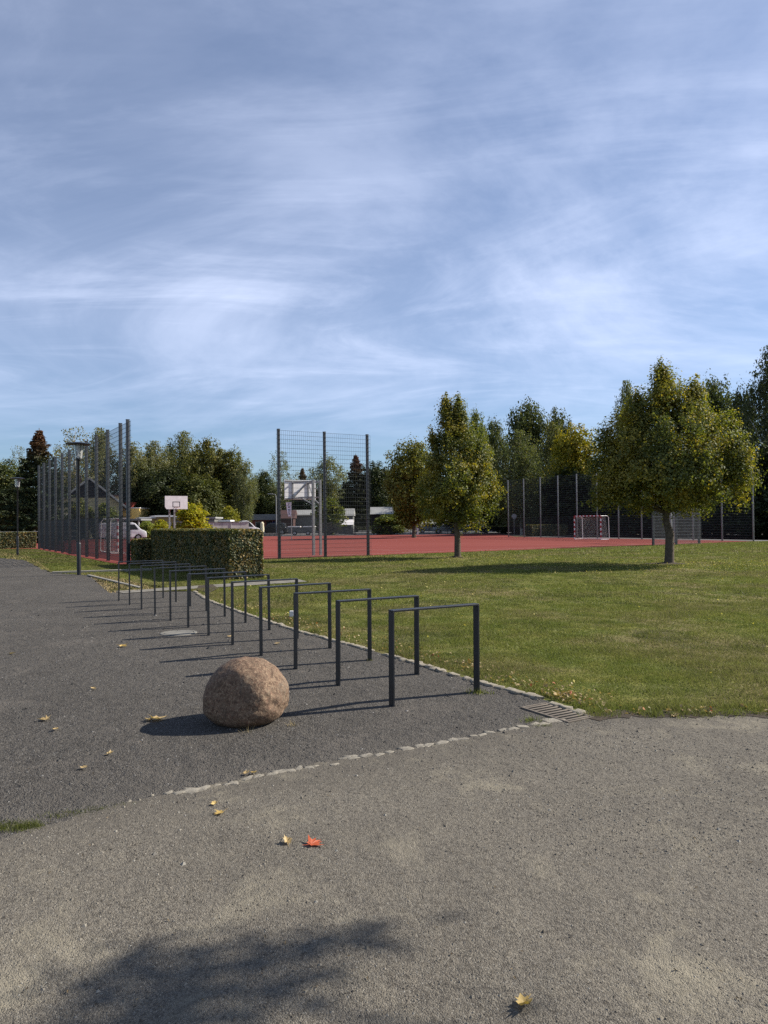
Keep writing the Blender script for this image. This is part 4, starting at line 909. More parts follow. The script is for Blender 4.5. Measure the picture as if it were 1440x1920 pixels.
# ================================================================ FALLEN LEAVES
def leaf_shape(kind, seed, curl):
    rn = random.Random(seed); m = MB()
    if kind == 'maple': R = [(0, .35), (12, .55), (28, 1.0), (38, .62), (52, .60), (66, .98), (78, .62), (90, 1.08), (102, .62), (114, .98), (128, .60), (142, .62), (152, 1.0), (168, .55), (180, .35), (225, .42), (270, .22), (315, .42)]
    else: R = [(0, .40), (22, .62), (38, .40), (58, .74), (74, .52), (90, 1.0), (106, .52), (122, .74), (142, .40), (158, .62), (180, .40), (225, .55), (250, .30), (270, .55), (290, .30), (315, .55)]
    rim = []
    for a, q in R:
        a = rad(a); q *= rn.uniform(.88, 1.12); x, y = q * math.cos(a), q * math.sin(a)
        rim.append((x, y, curl * (0.55 * x * x + 0.35 * y * y * rn.uniform(0.2, 1.5)) + rn.uniform(0, .22) * curl + 0.06))
    c = (0, 0, 0.03); midp = [(x * .55, y * .55, z * .35 + rn.uniform(0, .10)) for x, y, z in rim]; n = len(rim); i0 = len(m.v)
    m.v += [c] + midp + rim
    for k in range(n):
        j = (k + 1) % n; m.f += [(0, 1 + k, 1 + j), (1 + k, 1 + n + k, 1 + n + j, 1 + j)]
    m.tube([(0, -.15, .05), (.05, -.7, .10), (.02, -1.1, .16)], [.02, .018, .014], 4)
    return m.mesh('fallen_leaf', True)
LV = [('gold_leaf', 985, 1889, .058, 'oak', .9, 'curled golden dead leaf nearest the camera on the path'), ('red_leaf', 583, 1587, .062, 'maple', .35, 'bright red maple leaf on the path'), ('tan_leaf', 538, 1583, .045, 'oak', 1.1, 'curled tan dead leaf just left of the red maple leaf'),
      ('gold_leaf', 415, 1527, .042, 'maple', .5, 'yellow leaf on the path, lower of the two below the cobble line'), ('gold_leaf', 403, 1510, .032, 'oak', 1.0, 'small folded yellow leaf, upper of the two below the cobble line'),
      ('tan_leaf', 461, 1453, .038, 'oak', .8, 'tan dead leaf on the cobble line, left one of a pair'), ('gold_leaf', 477, 1452, .044, 'oak', .7, 'tan dead leaf on the cobble line, right one of a pair'),
      ('tan_leaf', 291, 1350, .095, 'maple', .5, 'large crumpled pale leaf at the edge of the boulder shadow'), ('tan_leaf', 280, 1352, .06, 'oak', .6, 'smaller dead leaf tucked beside the large crumpled pale leaf'),
      ('tan_leaf', 87, 1352, .065, 'maple', .5, 'tan dead leaf at the left of the yard, upper of a pair'), ('tan_leaf', 104, 1370, .048, 'oak', .8, 'tan dead leaf at the left of the yard, lower of a pair'),
      ('tan_leaf', 205, 1416, .042, 'oak', 1.0, 'curled tan leaf in the yard below the boulder shadow tip'), ('tan_leaf', 156, 1442, .042, 'oak', .5, 'flat brownish leaf in the yard near the left end of the cobble line'),
      ('gold_leaf', 228, 1213, .085, 'maple', .5, 'pale leaf in the yard left of the middle hoops'), ('tan_leaf', 175, 1293, .05, 'oak', .8, 'small whitish leaf in the yard left of the boulder'),
      ('tan_leaf', 22, 1227, .06, 'oak', .3, 'flat pale leaf at the left edge of the yard'), ('tan_leaf', 520, 1208, .06, 'oak', .4, 'pale leaf on the gravel between the seventh and eighth hoops'),
      ('tan_leaf', 430, 1195, .06, 'oak', .4, 'pale leaf on the gravel near the manhole cover'), ('tan_leaf', 1051, 1311, .075, 'maple', .9, 'large pale dead leaf in the grass above the drain grate'),
      ('tan_leaf', 1318, 1335, .05, 'oak', .7, 'dead leaf on the lawn edge toward the right'), ('tan_leaf', 1265, 1345, .055, 'oak', .7, 'dead leaf on the lawn edge below the middle of the lawn')]
for k, (m, px, py, s, kind, curl, lb) in enumerate(LV):
    q = GP(px, py); me = leaf_shape(kind, 50 + k, curl); o = obj('fallen_leaf', me, m, None, (q.x, q.y, 0.010 if py > 1340 or px < 900 else 0.035)); o.scale = (s, s, s); rn = random.Random(k)
    o.rotation_euler = (rn.uniform(-.25, .25), rn.uniform(-.25, .25), {'red_leaf': -0.7}.get(m, rn.uniform(0, 6.28))); tag(o, lb, 'leaf', 'fallen leaves on the ground')
def litter(name, spots, m, seed, label, z=0.03, size=0.03):
    r = np.random.default_rng(seed); Ps = []
    for (x, y, rx, ry, n) in spots: Ps.append(np.c_[x + r.normal(0, rx, n), y + r.normal(0, ry, n), np.abs(r.normal(z, 0.012, n))])
    P = np.concatenate(Ps); k = in_poly(P[:, 0], P[:, 1], [(p[0], p[1]) for p in main_lawn]); P = P[k]
    o = obj(name, quads_mesh(name, leaf_quads(P, size, r, 1.6, 0.75)), m); o['kind'] = 'stuff'; o['label'] = label
spots = []
for i in range(70):
    t_ = crn.random() * (len(row) - 2); k = int(t_); p = row[k].lerp(row[k + 1], t_ - k) + U * crn.uniform(0.12, 0.45); spots.append((p.x, p.y, .14, .14, 10))
for i in range(24):
    p = GP(crn.uniform(1010, 1080), crn.uniform(1300, 1325)); spots.append((p.x, p.y, .08, .06, 9))
for i in range(26):
    p = lawn_edge[0].lerp(lawn_edge[5], crn.random()); spots.append((p.x, p.y + .06, .07, .06, 8))
litter('leaf_litter', spots, 'dry_leaf', 61, 'dry leaf litter along the edge of the lawn', 0.022, 0.036)
spots = [(b1.x - .6, b1.y - .8, 3.6, 2.0, 1300), (b2.x - .3, b2.y - .6, 3.2, 1.7, 1600), (6, 26, 9, 8, 700), (4, 14, 5, 5, 160)]
litter('fallen_yellow_leaves', spots, 'yellow_leaf', 62, 'small yellow leaves scattered over the lawn', 0.035, 0.036)

rc = np.random.default_rng(71); n = 420; yy = 2.4 + 11.5 * rc.random(n) ** 1.4; xx = rc.uniform(-0.55, 0.55, n) * yy
k = ~in_poly(xx, yy, [(p[0], p[1]) for p in main_lawn]); Pc = np.c_[xx, yy, np.full(n, 0.009)][k]
Vc = leaf_quads(Pc, 0.016, rc, 3.0, 0.35); o = obj('plant_debris', quads_mesh('plant_debris', Vc), 'debris'); o['kind'] = 'stuff'; o['label'] = 'crumbs of bark and dead leaf strewn over the gravel'

# ================================================================ LAMPS
def lamp(label, p, H):
    t = thing('street_lamp', label, 'street lamp', (p.x, p.y, 0), 0.3, 'park lamps by the yard')
    k = H / 4.4
    MB().lathe([(0.066, -0.05), (0.066, 1.02), (0.060, 1.05), (0.040, 1.07)], 18).obj('base_sleeve', 'steel', t, smooth=True)
    MB().lathe([(0.038, 1.05), (0.038, 3.78 * k), (0.05, 3.80 * k), (0.085, 3.82 * k), (0.085, 3.86 * k), (0.0, 3.86 * k)], 18).obj('pole', 'steel', t, smooth=True)
    z0, z1 = 3.86 * k, 4.32 * k
    MB().lathe([(0.112, z0), (0.150, z1)], 24).obj('lantern_glass', 'lantern', t, smooth=True)
    MB().lathe([(0.0, z0 + 0.02), (0.085, z0 + 0.02), (0.085, z0 + 0.10), (0.02, z0 + 0.13), (0.05, z0 + 0.20), (0.065, z0 + 0.26), (0.05, z0 + 0.33), (0.0, z0 + 0.35)], 18).obj('bulb', 'white', t, smooth=True)
    rods = MB()
    for j in range(6):
        a = j * math.pi / 3; rods.bar((0.118 * math.cos(a), 0.118 * math.sin(a), z0), (0.156 * math.cos(a), 0.156 * math.sin(a), z1), 0.012)
    rods.obj('cage', 'steel', t)
    MB().lathe([(0.0, z1 - 0.01), (0.16, z1 - 0.01), (0.39, z1 + 0.0), (0.40, z1 + 0.02), (0.30, z1 + 0.055), (0.12, z1 + 0.085), (0.0, z1 + 0.09)], 36).obj('canopy', 'steel', t, smooth=True)
l1 = GP(148, 1078); lamp('near disc-topped park lamp between the yard and the ball fence', l1, 4.38)
l2 = GP(33, 1041); lamp('far disc-topped park lamp in front of the low hedge and spruce', l2, 4.42)
t = thing('street_lamp', 'thin far street lamp with a short arm beside the middle fence', 'street lamp', AT(518, 985, 112).xy.to_3d())
Hh = AT(518, 926, 112).z; MB().tube([(0, 0, 0), (0, 0, Hh - .5), (-.1, 0, Hh - .1), (-.6, 0, Hh)], [.09, .07, .06, .05], 8).obj('pole', 'alu', t, True); MB().box(-1.3, -.55, -.12, .12, Hh - .06, Hh + .08).obj('lamp_head', 'alu', t, bevel=.03)

# ================================================================ BALL FENCES
def wire_mesh(name, L, z0, z1, dv, dh, wv=0.0078, wh=0.0105, skip_top=False):
    m = MB(); n = max(1, round(L / dv))
    def w(a, b, t):
        a, b = Vector(a), Vector(b); d = (b - a).normalized(); s = Vector((0, 1, 0)); q = d.cross(s); i = len(m.v)
        for p in (a, b):
            for c1, c2 in ((1, 0), (-.5, .87), (-.5, -.87)): m.v.append(tuple(p + s * (t * .58 * c1) + q * (t * .58 * c2)))
        m.f += [(i, i + 1, i + 4, i + 3), (i + 1, i + 2, i + 5, i + 4), (i + 2, i, i + 3, i + 5)]
    for k in range(n + 1): w((L * k / n, 0, z0), (L * k / n, 0, z1), wv)
    k = round((z1 - z0) / dh)
    for j in range(k + 1):
        z = z0 + (z1 - z0) * j / k
        w((0, 0.007, z), (L, 0.007, z), wh); w((0, -0.007, z), (L, -0.007, z), wh)
    return m.mesh(name)
def ball_fence(name, label, A, d, stations, H, pm, wm, group, pw=0.10, pd=0.12, over=0.0, low=2.03, clips=True, rows=0.2):
    t = thing(name, label, 'fence', (A.x, A.y, 0), math.atan2(d.y, d.x), group)
    post = MB().box(-pw / 2, pw / 2, -pd / 2, pd / 2, -0.05, H).mesh('post', True, 0.012); post.materials.append(MT[pm])
    capm = MB().box(-pw / 2 - .006, pw / 2 + .006, -pd / 2 - .006, pd / 2 + .006, H + .001, H + .025).mesh('post_cap', False, 0.006); capm.materials.append(MT[pm])
    cl = MB()
    for j in range(15): cl.box(-pw / 2 - .02, pw / 2 + .02, -pd / 2 - .02, -pd / 2 - .002, .3 + j * .4, .35 + j * .4)
    clm = cl.mesh('clip'); clm.materials.append(MT['galv'])
    cache = {}
    for i, s in enumerate(stations):
        po = obj('post', post, None, t, (s, 0, 0)); obj('post_cap', capm, None, po)
        if clips: obj('clip_strip', clm, None, po)
        if i + 1 < len(stations):
            L = round(stations[i + 1] - s, 3)
            if L not in cache:
                a = wire_mesh('wire_panel', L - 0.02, 0.05, low, 0.05, rows); b = wire_mesh('wire_panel', L - 0.02, low + 0.03, H - 0.05, 0.10, rows)
                for q in (a, b): q.materials.append(MT[wm])
                cache[L] = (a, b)
            for q in cache[L]: obj('wire_panel', q, None, t, (s + 0.01, -pd / 2 - 0.012, 0))
    if over:
        for s in (stations[0] - over, stations[-1]):
            q = wire_mesh('wire_panel', over, 0.05, H - 0.05, over / 2, rows); q.materials.append(MT[wm]); obj('wire_panel', q, None, t, (s, -pd / 2 - 0.012, 0))
    return t
LD = (Vector((-24.95, 52.2, 0)) - Vector((-10.6, 30.05, 0))); LD.normalize()
LF0 = Vector((-10.68, 30.05, 0))
ball_fence('ball_fence', 'long high mesh ball fence receding along the left of the court', LF0, LD, [0, 1.3] + [1.3 + 2.5 * k for k in range(1, 11)], 6.03, 'fence', 'wire', 'high ball fences round the court', 0.10, 0.14, 0.16, clips=False)
MF0 = GP(524, 1048)
ball_fence('ball_fence', 'short high mesh ball fence behind the rear-facing basketball hoop', MF0, U, [0, 2.36, 4.72], 6.0, 'fence', 'wire', 'high ball fences round the court', 0.11, 0.13, 0.14, clips=False)
RF0 = Vector((26.65, 52.0, 0)); RFD = (Vector((13.15, 76.2, 0)) - RF0); RL = RFD.length; RFD.normalize()
ball_fence('ball_fence', 'long high mesh fence along the right end of the court', RF0, RFD, [RL * k / 11 for k in range(12)], 6.0, 'galv', 'wire', 'high ball fences round the court', 0.09, 0.09, 0.0)
GF0 = GP(1225, 1023)
ball_fence('ball_fence', 'short high mesh fence behind the trunk of the broad linden', GF0, U, [0, 2.25, 4.6], 6.0, 'fence', 'galv', 'high ball fences round the court', 0.11, 0.13, 0.12, clips=False)

# low fence on the far side of the court
fa, fb = AT(528, 1004, 97.6), AT(950, 1001, 98.2); fa.z = fb.z = 0; fd = (fb - fa); FL = fd.length; fd.normalize()
t = thing('low_mesh_fence', 'low dark mesh fence along the far edge of the court', 'fence', fa, math.atan2(fd.y, fd.x))
pm = MB().box(-.03, .03, -.03, .03, 0, 1.28).mesh('post'); pm.materials.append(MT['fence']); wm_ = wire_mesh('wire_panel', 2.5, .06, 1.22, .10, .20, .012, .014); wm_.materials.append(MT['wire'])
for k in range(int(FL / 2.5) + 1):
    obj('post', pm, None, t, (k * 2.5, 0, 0)); obj('wire_panel', wm_, None, t, (k * 2.5, -.05, 0))
# rail fence at the far left
fa = AT(-30, 1018, 66); fa.z = 0
t = thing('tube_railing', 'low tubular railing behind the long low hedge at the left', 'fence', fa, AX)
for k in range(4): MB().tube([(k * 2.4, 0, 0), (k * 2.4, 0, 1.15)], .035, 8).obj('post', 'alu', t)
for z in (1.15, .62): MB().tube([(0, 0, z), (8.2, 0, z)], .025, 8).obj('rail', 'alu', t)

# ================================================================ GOALS
def goal(label, p, d, back):
    """p: foot of one front post, d: along the goal line to the other, back: away from the pitch"""
    t = thing('handball_goal', label, 'goal', p, 0, 'handball goals on the court')
    w, h, s = 3.0, 2.0, 0.085; dp = 0.95
    def sq(a, b, m): return MB().bar(a, b, s).obj('post_band', m, None, bevel=0.004)
    for base in (Vector((0, 0, 0)), d * w):
        pb = MB().bar(base, base + Vector((0, 0, h)), s * .98).obj('post', 'white', t)
        for k in range(5): MB().bar(base + Vector((0, 0, .2 + .4 * k)), base + Vector((0, 0, .4 + .4 * k)), s + .006).obj('red_band', 'red', pb)
    cb = MB().bar(Vector((0, 0, h + s / 2)), d * w + Vector((0, 0, h + s / 2)), s * .98).obj('crossbar', 'white', t)
    for k in range(8): MB().bar(d * (.0 + .4 * k) + Vector((0, 0, h + s / 2)), d * min(w, .2 + .4 * k) + Vector((0, 0, h + s / 2)), s + .006).obj('red_band', 'red', cb)
    for base in (Vector((0, 0, 0)), d * w):
        MB().tube([base + Vector((0, 0, h + .03)), base + back * dp * .85 + Vector((0, 0, h + .03)), base + back * dp + Vector((0, 0, h - .12)), base + back * (dp + .05) + Vector((0, 0, .12)), base + back * dp * .95 + Vector((0, 0, .03)), base + Vector((0, 0, .03))], .026, 8).obj('side_frame', 'white', t, smooth=True)
    MB().tube([back * dp * .98 + Vector((0, 0, .04)), back * dp * .98 + d * w + Vector((0, 0, .04))], .024, 8).obj('rear_bar', 'white', t)
    n = MB(); q = .0032; nu, nv = 30, 20
    def P(u, v):                                    # sagging net: back sheet
        top = back * .55 + Vector((0, 0, h - .06 - .22 * math.sin(math.pi * u) - .05)); bot = back * .80 + Vector((0, 0, .04))
        m = top.lerp(bot, v) + d * (w * u); return m + back * .10 * math.sin(math.pi * v)
    def strand(pts):
        for a, b in zip(pts[:-1], pts[1:]): n.tube([a, b], q, 3, False)
    for i in range(nu + 1): strand([P(i / nu, v) for v in np.linspace(0, 1, 6)])
    for j in range(nv + 1): strand([P(u, j / nv) for u in np.linspace(0, 1, 13)])
    for j in range(4):                             # roof of the net
        strand([Vector((0, 0, h - .02)).lerp(P(u, 0) - d * w * u, j / 4) + d * w * u for u in np.linspace(0, 1, 13)])
    for i in range(nu + 1): strand([d * (w * i / nu) + Vector((0, 0, h - .02)), P(i / nu, 0)])
    for e_ in (0.0, 1.0):                          # sides
        for j in range(nv + 1): strand([d * w * e_ + Vector((0, 0, (h - .1) * (1 - j / nv) + .03)), P(e_, j / nv)])
        for i in range(1, 7): strand([(d * w * e_ + Vector((0, 0, (h - .1) * (1 - v) + .03))).lerp(P(e_, v), i / 7) for v in np.linspace(0, 1, 5)])
    n.obj('net', 'net', t)
    return t
goal('red and white handball goal with a sagging net at the right', Vector((18.35, 61.0, 0)), W, U)
g2 = GP(239.5, 1037.5)
goal('red and white handball goal behind the left ball fence', g2 - W * 0.0, W, -U)

# ================================================================ BASKETBALL HOOPS
def hoop(label, board, facing, arm=1.6, plate=True):
    """facing: the way the board looks; board: ground spot below the middle of the board; arm: reach from the posts"""
    t = foot = board - facing * (arm + .05)
    t = thing('basketball_hoop', label, 'basketball hoop', (foot.x, foot.y, 0), math.atan2(facing.y, facing.x) - math.pi / 2, 'basketball hoops on the court')
    # local +y = facing
    for x in (-.2, .2): MB().box(x - .06, x + .06, -.06, .06, -.05, 3.85).obj('post', 'alu', t, bevel=.008)
    br = MB()
    for x in (-.2, .2):
        br.bar((x, 0, 3.78), (x * 2.2, arm - .05, 3.78), .06); br.bar((x, 0, 2.98), (x * 2.2, arm - .05, 2.98), .06); br.bar((x, .05, 2.6), (x * 1.6, arm * .6, 2.96), .05)
    br.bar((-.2, 0, 3.40), (.2, 0, 3.40), .06); br.bar((-.2, .02, 3.0), (.44, arm - .1, 3.74), .05)
    br.obj('bracket', 'alu', t)
    bd = MB().prism([(-.9, 2.9), (.78, 2.9), (.84, 3.0), (.9, 3.08), (.9, 3.95), (-.9, 3.95)] if plate else [(-.9, 2.9), (.9, 2.9), (.9, 3.95), (-.9, 3.95)], arm, arm + .04).obj('backboard', 'offwhite' if plate else 'board', t)
    sqm = MB(); sqm.box(-.295, .295, arm + .041, arm + .044, 3.05, 3.10).box(-.295, .295, arm + .041, arm + .044, 3.45, 3.50).box(-.295, -.245, arm + .041, arm + .044, 3.10, 3.45).box(.245, .295, arm + .041, arm + .044, 3.10, 3.45); sqm.obj('target_square', 'ink', bd)
    fb_ = MB(); fb_.box(-.86, .86, arm - .035, arm - .001, 2.92, 2.98).box(-.86, .86, arm - .035, arm - .001, 3.86, 3.92).box(-.50, -.42, arm - .045, arm - .001, 2.98, 3.86).box(.42, .50, arm - .045, arm - .001, 2.98, 3.86); fb_.bar((-.42, arm - .02, 2.98), (.42, arm - .02, 3.86), .05); fb_.obj('back_frame', 'alu', bd)
    rim = MB(); rim.tube([(0.225 * math.cos(a), arm + .415 + .225 * math.sin(a), 3.05) for a in np.linspace(0, 2 * math.pi, 25)], .012, 6, False); rim.bar((-.1, arm + .045, 3.05), (-.1, arm + .225, 3.05), .03); rim.bar((.1, arm + .045, 3.05), (.1, arm + .225, 3.05), .03)
    rim.obj('rim', 'rim_orange', t)
    return t
MT['board'] = plain('white_board', (0.80, 0.79, 0.78), 0.5, 0, 0.06, 3)
MT['rim_orange'] = plain('faded_orange_rim', (0.30, 0.09, 0.05), 0.6, 0, 0.15, 3)
h1 = AT(331, 985, 57.5); h1.z = 0
hoop('front-facing basketball hoop with a pale board above the tall hedge', h1, -W, 1.35)
h2_ = AT(563, 985, 38.5); h2_.z = 0
hoop('basketball hoop seen from behind through the middle fence', h2_, W, 2.0, False)
h3 = AT(1216, 985, 52.0); h3.z = 0
hoop('basketball hoop mostly hidden behind the broad linden', h3, W, 2.0, False)

# ================================================================ VEHICLES
def wheel(t, x, y, r):
    w = MB(); n = 20; ring = lambda q, yy: [(x + q * math.cos(6.2832 * j / n), yy, r + q * math.sin(6.2832 * j / n)) for j in range(n)]
    a, b = ring(r, y - .1), ring(r, y + .1)
    for j in range(n): w.poly([a[j], a[(j + 1) % n], b[(j + 1) % n], b[j]])
    w.poly(a); w.poly(b[::-1]); wo = w.obj('wheel', 'rubber', t)
    m = MB(); s = -1 if y < 0 else 1; m.poly(ring(r * .62, y + s * .102)); m.obj('rim', 'rim', wo)
def vehicle(name, label, cat, px, Y, length, prof, width, paint, wins, heading=1, group='vehicles parked beyond the court', wheels=None, wr=.33, lamps=(), turn=0.0):
    """side-on vehicle; prof is the x-z side outline, front toward +x; wins are (outline) side windows"""
    p = AT(px, 990, Y); t = thing(name, label, cat, (p.x, Y, 0), (0 if heading > 0 else math.pi) + turn, group)
    MB().prism(prof, -width / 2, width / 2).obj('body', paint, t, smooth=True, bevel=.05, seg=3)
    for y in (-width / 2 - .012, width / 2 + .012):
        for wv in wins: MB().poly([(a, y, b) for a, b in wv]).obj('window', 'glass_dark', t)
    for x in wheels:
        for y in (-width / 2 + .07, width / 2 - .07): wheel(t, x, y, wr)
    for (x, z, s) in lamps:
        for y in (-width / 2 + .2, width / 2 - .2): MB().box(x - .12, x + .03, y - .16, y + .16, z - s, z + s).obj('headlight', 'lens', t, bevel=.02)
    return t
VAN = [(-2.45, .35), (-2.45, 1.75), (-2.38, 1.95), (.95, 1.97), (1.25, 1.88), (1.85, 1.22), (2.30, 1.02), (2.45, .75), (2.45, .32), (1.95, .30), (1.85, .55), (1.55, .70), (1.25, .55), (1.15, .30), (-1.15, .30), (-1.25, .55), (-1.5, .68), (-1.8, .55), (-1.9, .32)]
van = vehicle('white_van', 'white delivery van parked behind the left handball goal', 'van', 230, 80, 4.9, VAN, 1.9, 'car_white', [[(.55, 1.18), (1.62, 1.18), (1.18, 1.75), (.55, 1.77)]], 1, wheels=(1.55, -1.53), lamps=((2.40, .85, .1),), turn=0.42)
MB().poly([(1.27, -.75, 1.84), (1.27, .75, 1.84), (1.84, .82, 1.23), (1.84, -.82, 1.23)]).obj('windscreen', 'glass_dark', van, loc=(.015, 0, .015))
TRUCK = [(-2.6, .4), (-2.6, 1.35), (.3, 1.36), (.32, 2.05), (.95, 2.12), (1.3, 2.02), (2.1, 1.25), (2.6, 1.1), (2.75, .8), (2.75, .35), (2.2, .32), (2.05, .6), (1.75, .72), (1.45, .6), (1.3, .32), (-1.3, .35), (-1.45, .6), (-1.7, .7), (-2.0, .6), (-2.1, .4)]
vehicle('white_pickup', 'white flatbed van cab showing just over the right end of the tall hedge', 'van', 446, 94, 5.3, TRUCK, 1.95, 'car_white', [[(.7, 1.32), (1.85, 1.32), (1.28, 1.92), (.7, 1.92)]], 1, wheels=(1.75, -1.7), turn=0.42)
SUV = [(-2.2, .4), (-2.25, .95), (-2.0, 1.1), (-1.85, 1.7), (-1.5, 1.82), (.3, 1.84), (.7, 1.75), (1.2, 1.2), (2.0, 1.08), (2.25, .85), (2.25, .4), (1.85, .35), (1.75, .62), (1.45, .75), (1.15, .62), (1.05, .35), (-1.05, .35), (-1.15, .62), (-1.45, .75), (-1.75, .62), (-1.85, .38)]
SW = [[(-1.65, 1.15), (-.75, 1.15), (-.75, 1.66), (-1.5, 1.66)], [(-.65, 1.15), (.95, 1.15), (.55, 1.62), (-.65, 1.66)]]
vehicle('black_offroader', 'black off-road car parked at the pink building', 'car', 513, 113, 4.4, SUV, 1.85, 'car_black', SW, -1, wheels=(1.45, -1.45), wr=.38, lamps=((2.2, .85, .1),))
SEDAN = [(-2.2, .35), (-2.25, .8), (-2.0, .95), (-1.5, 1.05), (-.9, 1.42), (.2, 1.44), (1.0, 1.0), (1.9, .86), (2.2, .65), (2.2, .3), (1.75, .28), (1.65, .5), (1.35, .62), (1.05, .5), (.95, .26), (-.95, .26), (-1.05, .5), (-1.35, .62), (-1.65, .5), (-1.75, .3)]
SDW = [[(-1.25, 1.03), (-.15, 1.03), (-.15, 1.34), (-.85, 1.34)], [(-.07, 1.03), (.82, 1.02), (.15, 1.34), (-.07, 1.34)]]
vehicle('blue_car', 'dark blue car parked in the shade right of the slim linden', 'car', 928, 108, 4.4, SEDAN, 1.75, 'car_blue', SDW, 1, wheels=(1.35, -1.35), lamps=((2.16, .62, .09),))
vehicle('silver_car', 'silver car left of the slim linden trunk, farther left of two', 'car', 808, 112, 4.4, SEDAN, 1.75, 'car_silver', SDW, 1, wheels=(1.35, -1.35))
vehicle('silver_car', 'silver car directly left of the slim linden trunk, right one of two', 'car', 838, 106, 4.4, SEDAN, 1.75, 'car_silver', SDW, -1, wheels=(1.35, -1.35))
vehicle('blue_car', 'second dark blue car just right of the slim linden trunk', 'car', 888, 112, 4.4, SEDAN, 1.75, 'car_blue', SDW, -1, wheels=(1.35, -1.35))

# ================================================================ BUILDINGS
def win(parent, x0, x1, z0, z1, y, fm='offwhite', gm_='glass_dark', d=.06):
    f = MB(); s = .07
    f.box(x0, x1, y - d, y + .04, z1 - s, z1).box(x0, x1, y - d, y + .04, z0, z0 + s).box(x0, x0 + s, y - d, y + .04, z0 + s, z1 - s).box(x1 - s, x1, y - d, y + .04, z0 + s, z1 - s)
    w = f.obj('window', fm, parent); MB().box(x0 + s, x1 - s, y - .02, y + .02, z0 + s, z1 - s).obj('pane', gm_, w); return w
# gabled house: local x to the right, y away, origin at the wall's foot below the apex
Yh = 100.0; k = Yh / F_PX; ap = AT(167, 897, Yh)
t = thing('gabled_house', 'cream house with a dark clad gable behind the left ball fence', 'house', (ap.x, Yh, 0), 0.45)
zt = ap.z; ze = AT(167, 947, Yh).z; zc = AT(167, 933, Yh).z; hw = 4.5; D = 9.0
def gx(z): return hw * (zt - z) / (zt - ze)
MB().prism([(-hw + .25, 0), (hw - .25, 0), (hw - .25, ze), (gx(zc) - .2, zc), (-gx(zc) + .2, zc), (-hw + .25, ze)], 0, D).obj('wall', 'cream_wall', t)
MB().prism([(-gx(zc) + .1, zc), (gx(zc) - .1, zc), (0, zt - .12)], -.10, .0).obj('gable_cladding', 'brown_clad', t)
rf = MB(); th = .22
for s in (-1, 1):
    rf.poly([(0, -.6, zt + .08), (s * (hw + .7), -.6, ze - .55), (s * (hw + .7), D + .4, ze - .55), (0, D + .4, zt + .08)]); rf.poly([(0, -.6, zt - .14), (s * (hw + .7), -.6, ze - .77), (s * (hw + .7), D + .4, ze - .77), (0, D + .4, zt - .14)])
rfo = rf.obj('roof', 'roof_dark', t)
for s in (-1, 1): MB().bar((0, -.66, zt), (s * (hw + .7), -.66, ze - .62), .10, .26).obj('bargeboard', 'alu', t)
MB().box(-1.4, -.8, 3.2, 3.9, zt - 1.2, zt + .55).obj('chimney', 'roof_dark', rfo)
win(t, -2.9, -1.5, 1.6, 3.3, -.03, 'offwhite'); win(t, 1.1, 2.3, 2.0, 3.3, -.03, 'offwhite'); win(t, -1.2, -.1, 2.2, 3.25, -.03, 'offwhite')
MB().box(1.0, 2.4, -.16, -.02, 3.32, 3.42).obj('lintel', 'offwhite', t)
dm_ = MB(); dm_.box(3.0, 4.4, 2.5, 5.0, ze - .3, ze + 1.35); dm_.obj('dormer', 'cream_wall', t); MB().box(2.8, 4.6, 2.3, 5.2, ze + 1.352, ze + 1.5).obj('dormer_roof', 'roof_dark', t)
# yellow annexe with red tiled roof
Yb = 104.0; a, b = AT(222, 972, Yb), AT(261, 953, Yb)
t = thing('yellow_annexe', 'small yellow annexe with a red tiled roof edge by the ball fence', 'building', (a.x, Yb, 0))
L = b.x - a.x; MB().box(0, L, 0, 5, 0, b.z).obj('wall', 'yellow_wall', t); MB().box(-.1, L + .1, -.1, 5.1, b.z + .002, b.z + .12).obj('roof_edge', 'offwhite', t)
tl = MB()
rw = thing('x', 'x', 'x') if False else None
for i in range(5): tl.box(0, 1.6, .8 + .45 * i, 1.3 + .45 * i, b.z + .12 + .17 * i, b.z + .25 + .17 * i)
tl.obj('tiled_roof', 'roof_red', t)
# carport with a pale flat roof
Yb = 92.0; a, b = AT(196, 974, Yb), AT(263, 974, Yb)
t = thing('carport', 'pale flat-roofed carport behind the white van', 'carport', (a.x, Yb, 0)); L = b.x - a.x; z = a.z
MB().box(-.2, L + .2, -.3, 4, z - .18, z + .05).obj('roof', 'alu', t, bevel=.02)
for x in (.2, L * .5, L - .2):
    for y in (0, 3.6): MB().box(x - .07, x + .07, y - .07, y + .07, 0, z - .181).obj('post', 'offwhite', t)
MB().box(0, L, 3.8, 3.95, 0, z - .181).obj('back_wall', 'dark_wall', t)
# flat tan house
Yb = 98.0; a, b = AT(264, 972, Yb), AT(345, 968, Yb)
t = thing('flat_roofed_house', 'low tan house with stepped flat roofs left of the hoop', 'house', (a.x, Yb, 0), 0.42); L = (b.x - a.x) * 1.18; xm = L * .30
MB().box(0, xm, .4, 6, 0, a.z).obj('wall', 'tan_wall', t); MB().box(-.2, xm + .05, .1, 6.2, a.z + .002, a.z + .16).obj('roof', 'offwhite', t)
MB().box(xm, L, 0, 6, 0, b.z - .05).obj('wall', 'tan_wall', t); MB().box(xm - .3, L + .3, -.4, 6.2, b.z - .048, b.z + .17).obj('roof', 'offwhite', t)
win(t, xm + .9, xm + 1.9, .9, 2.0, -.03); win(t, xm + 2.9, xm + 3.7, .9, 2.0, -.03); MB().box(xm + .15, xm + .75, -.05, -.002, 0, 2.05).obj('door', 'roof_dark', t)
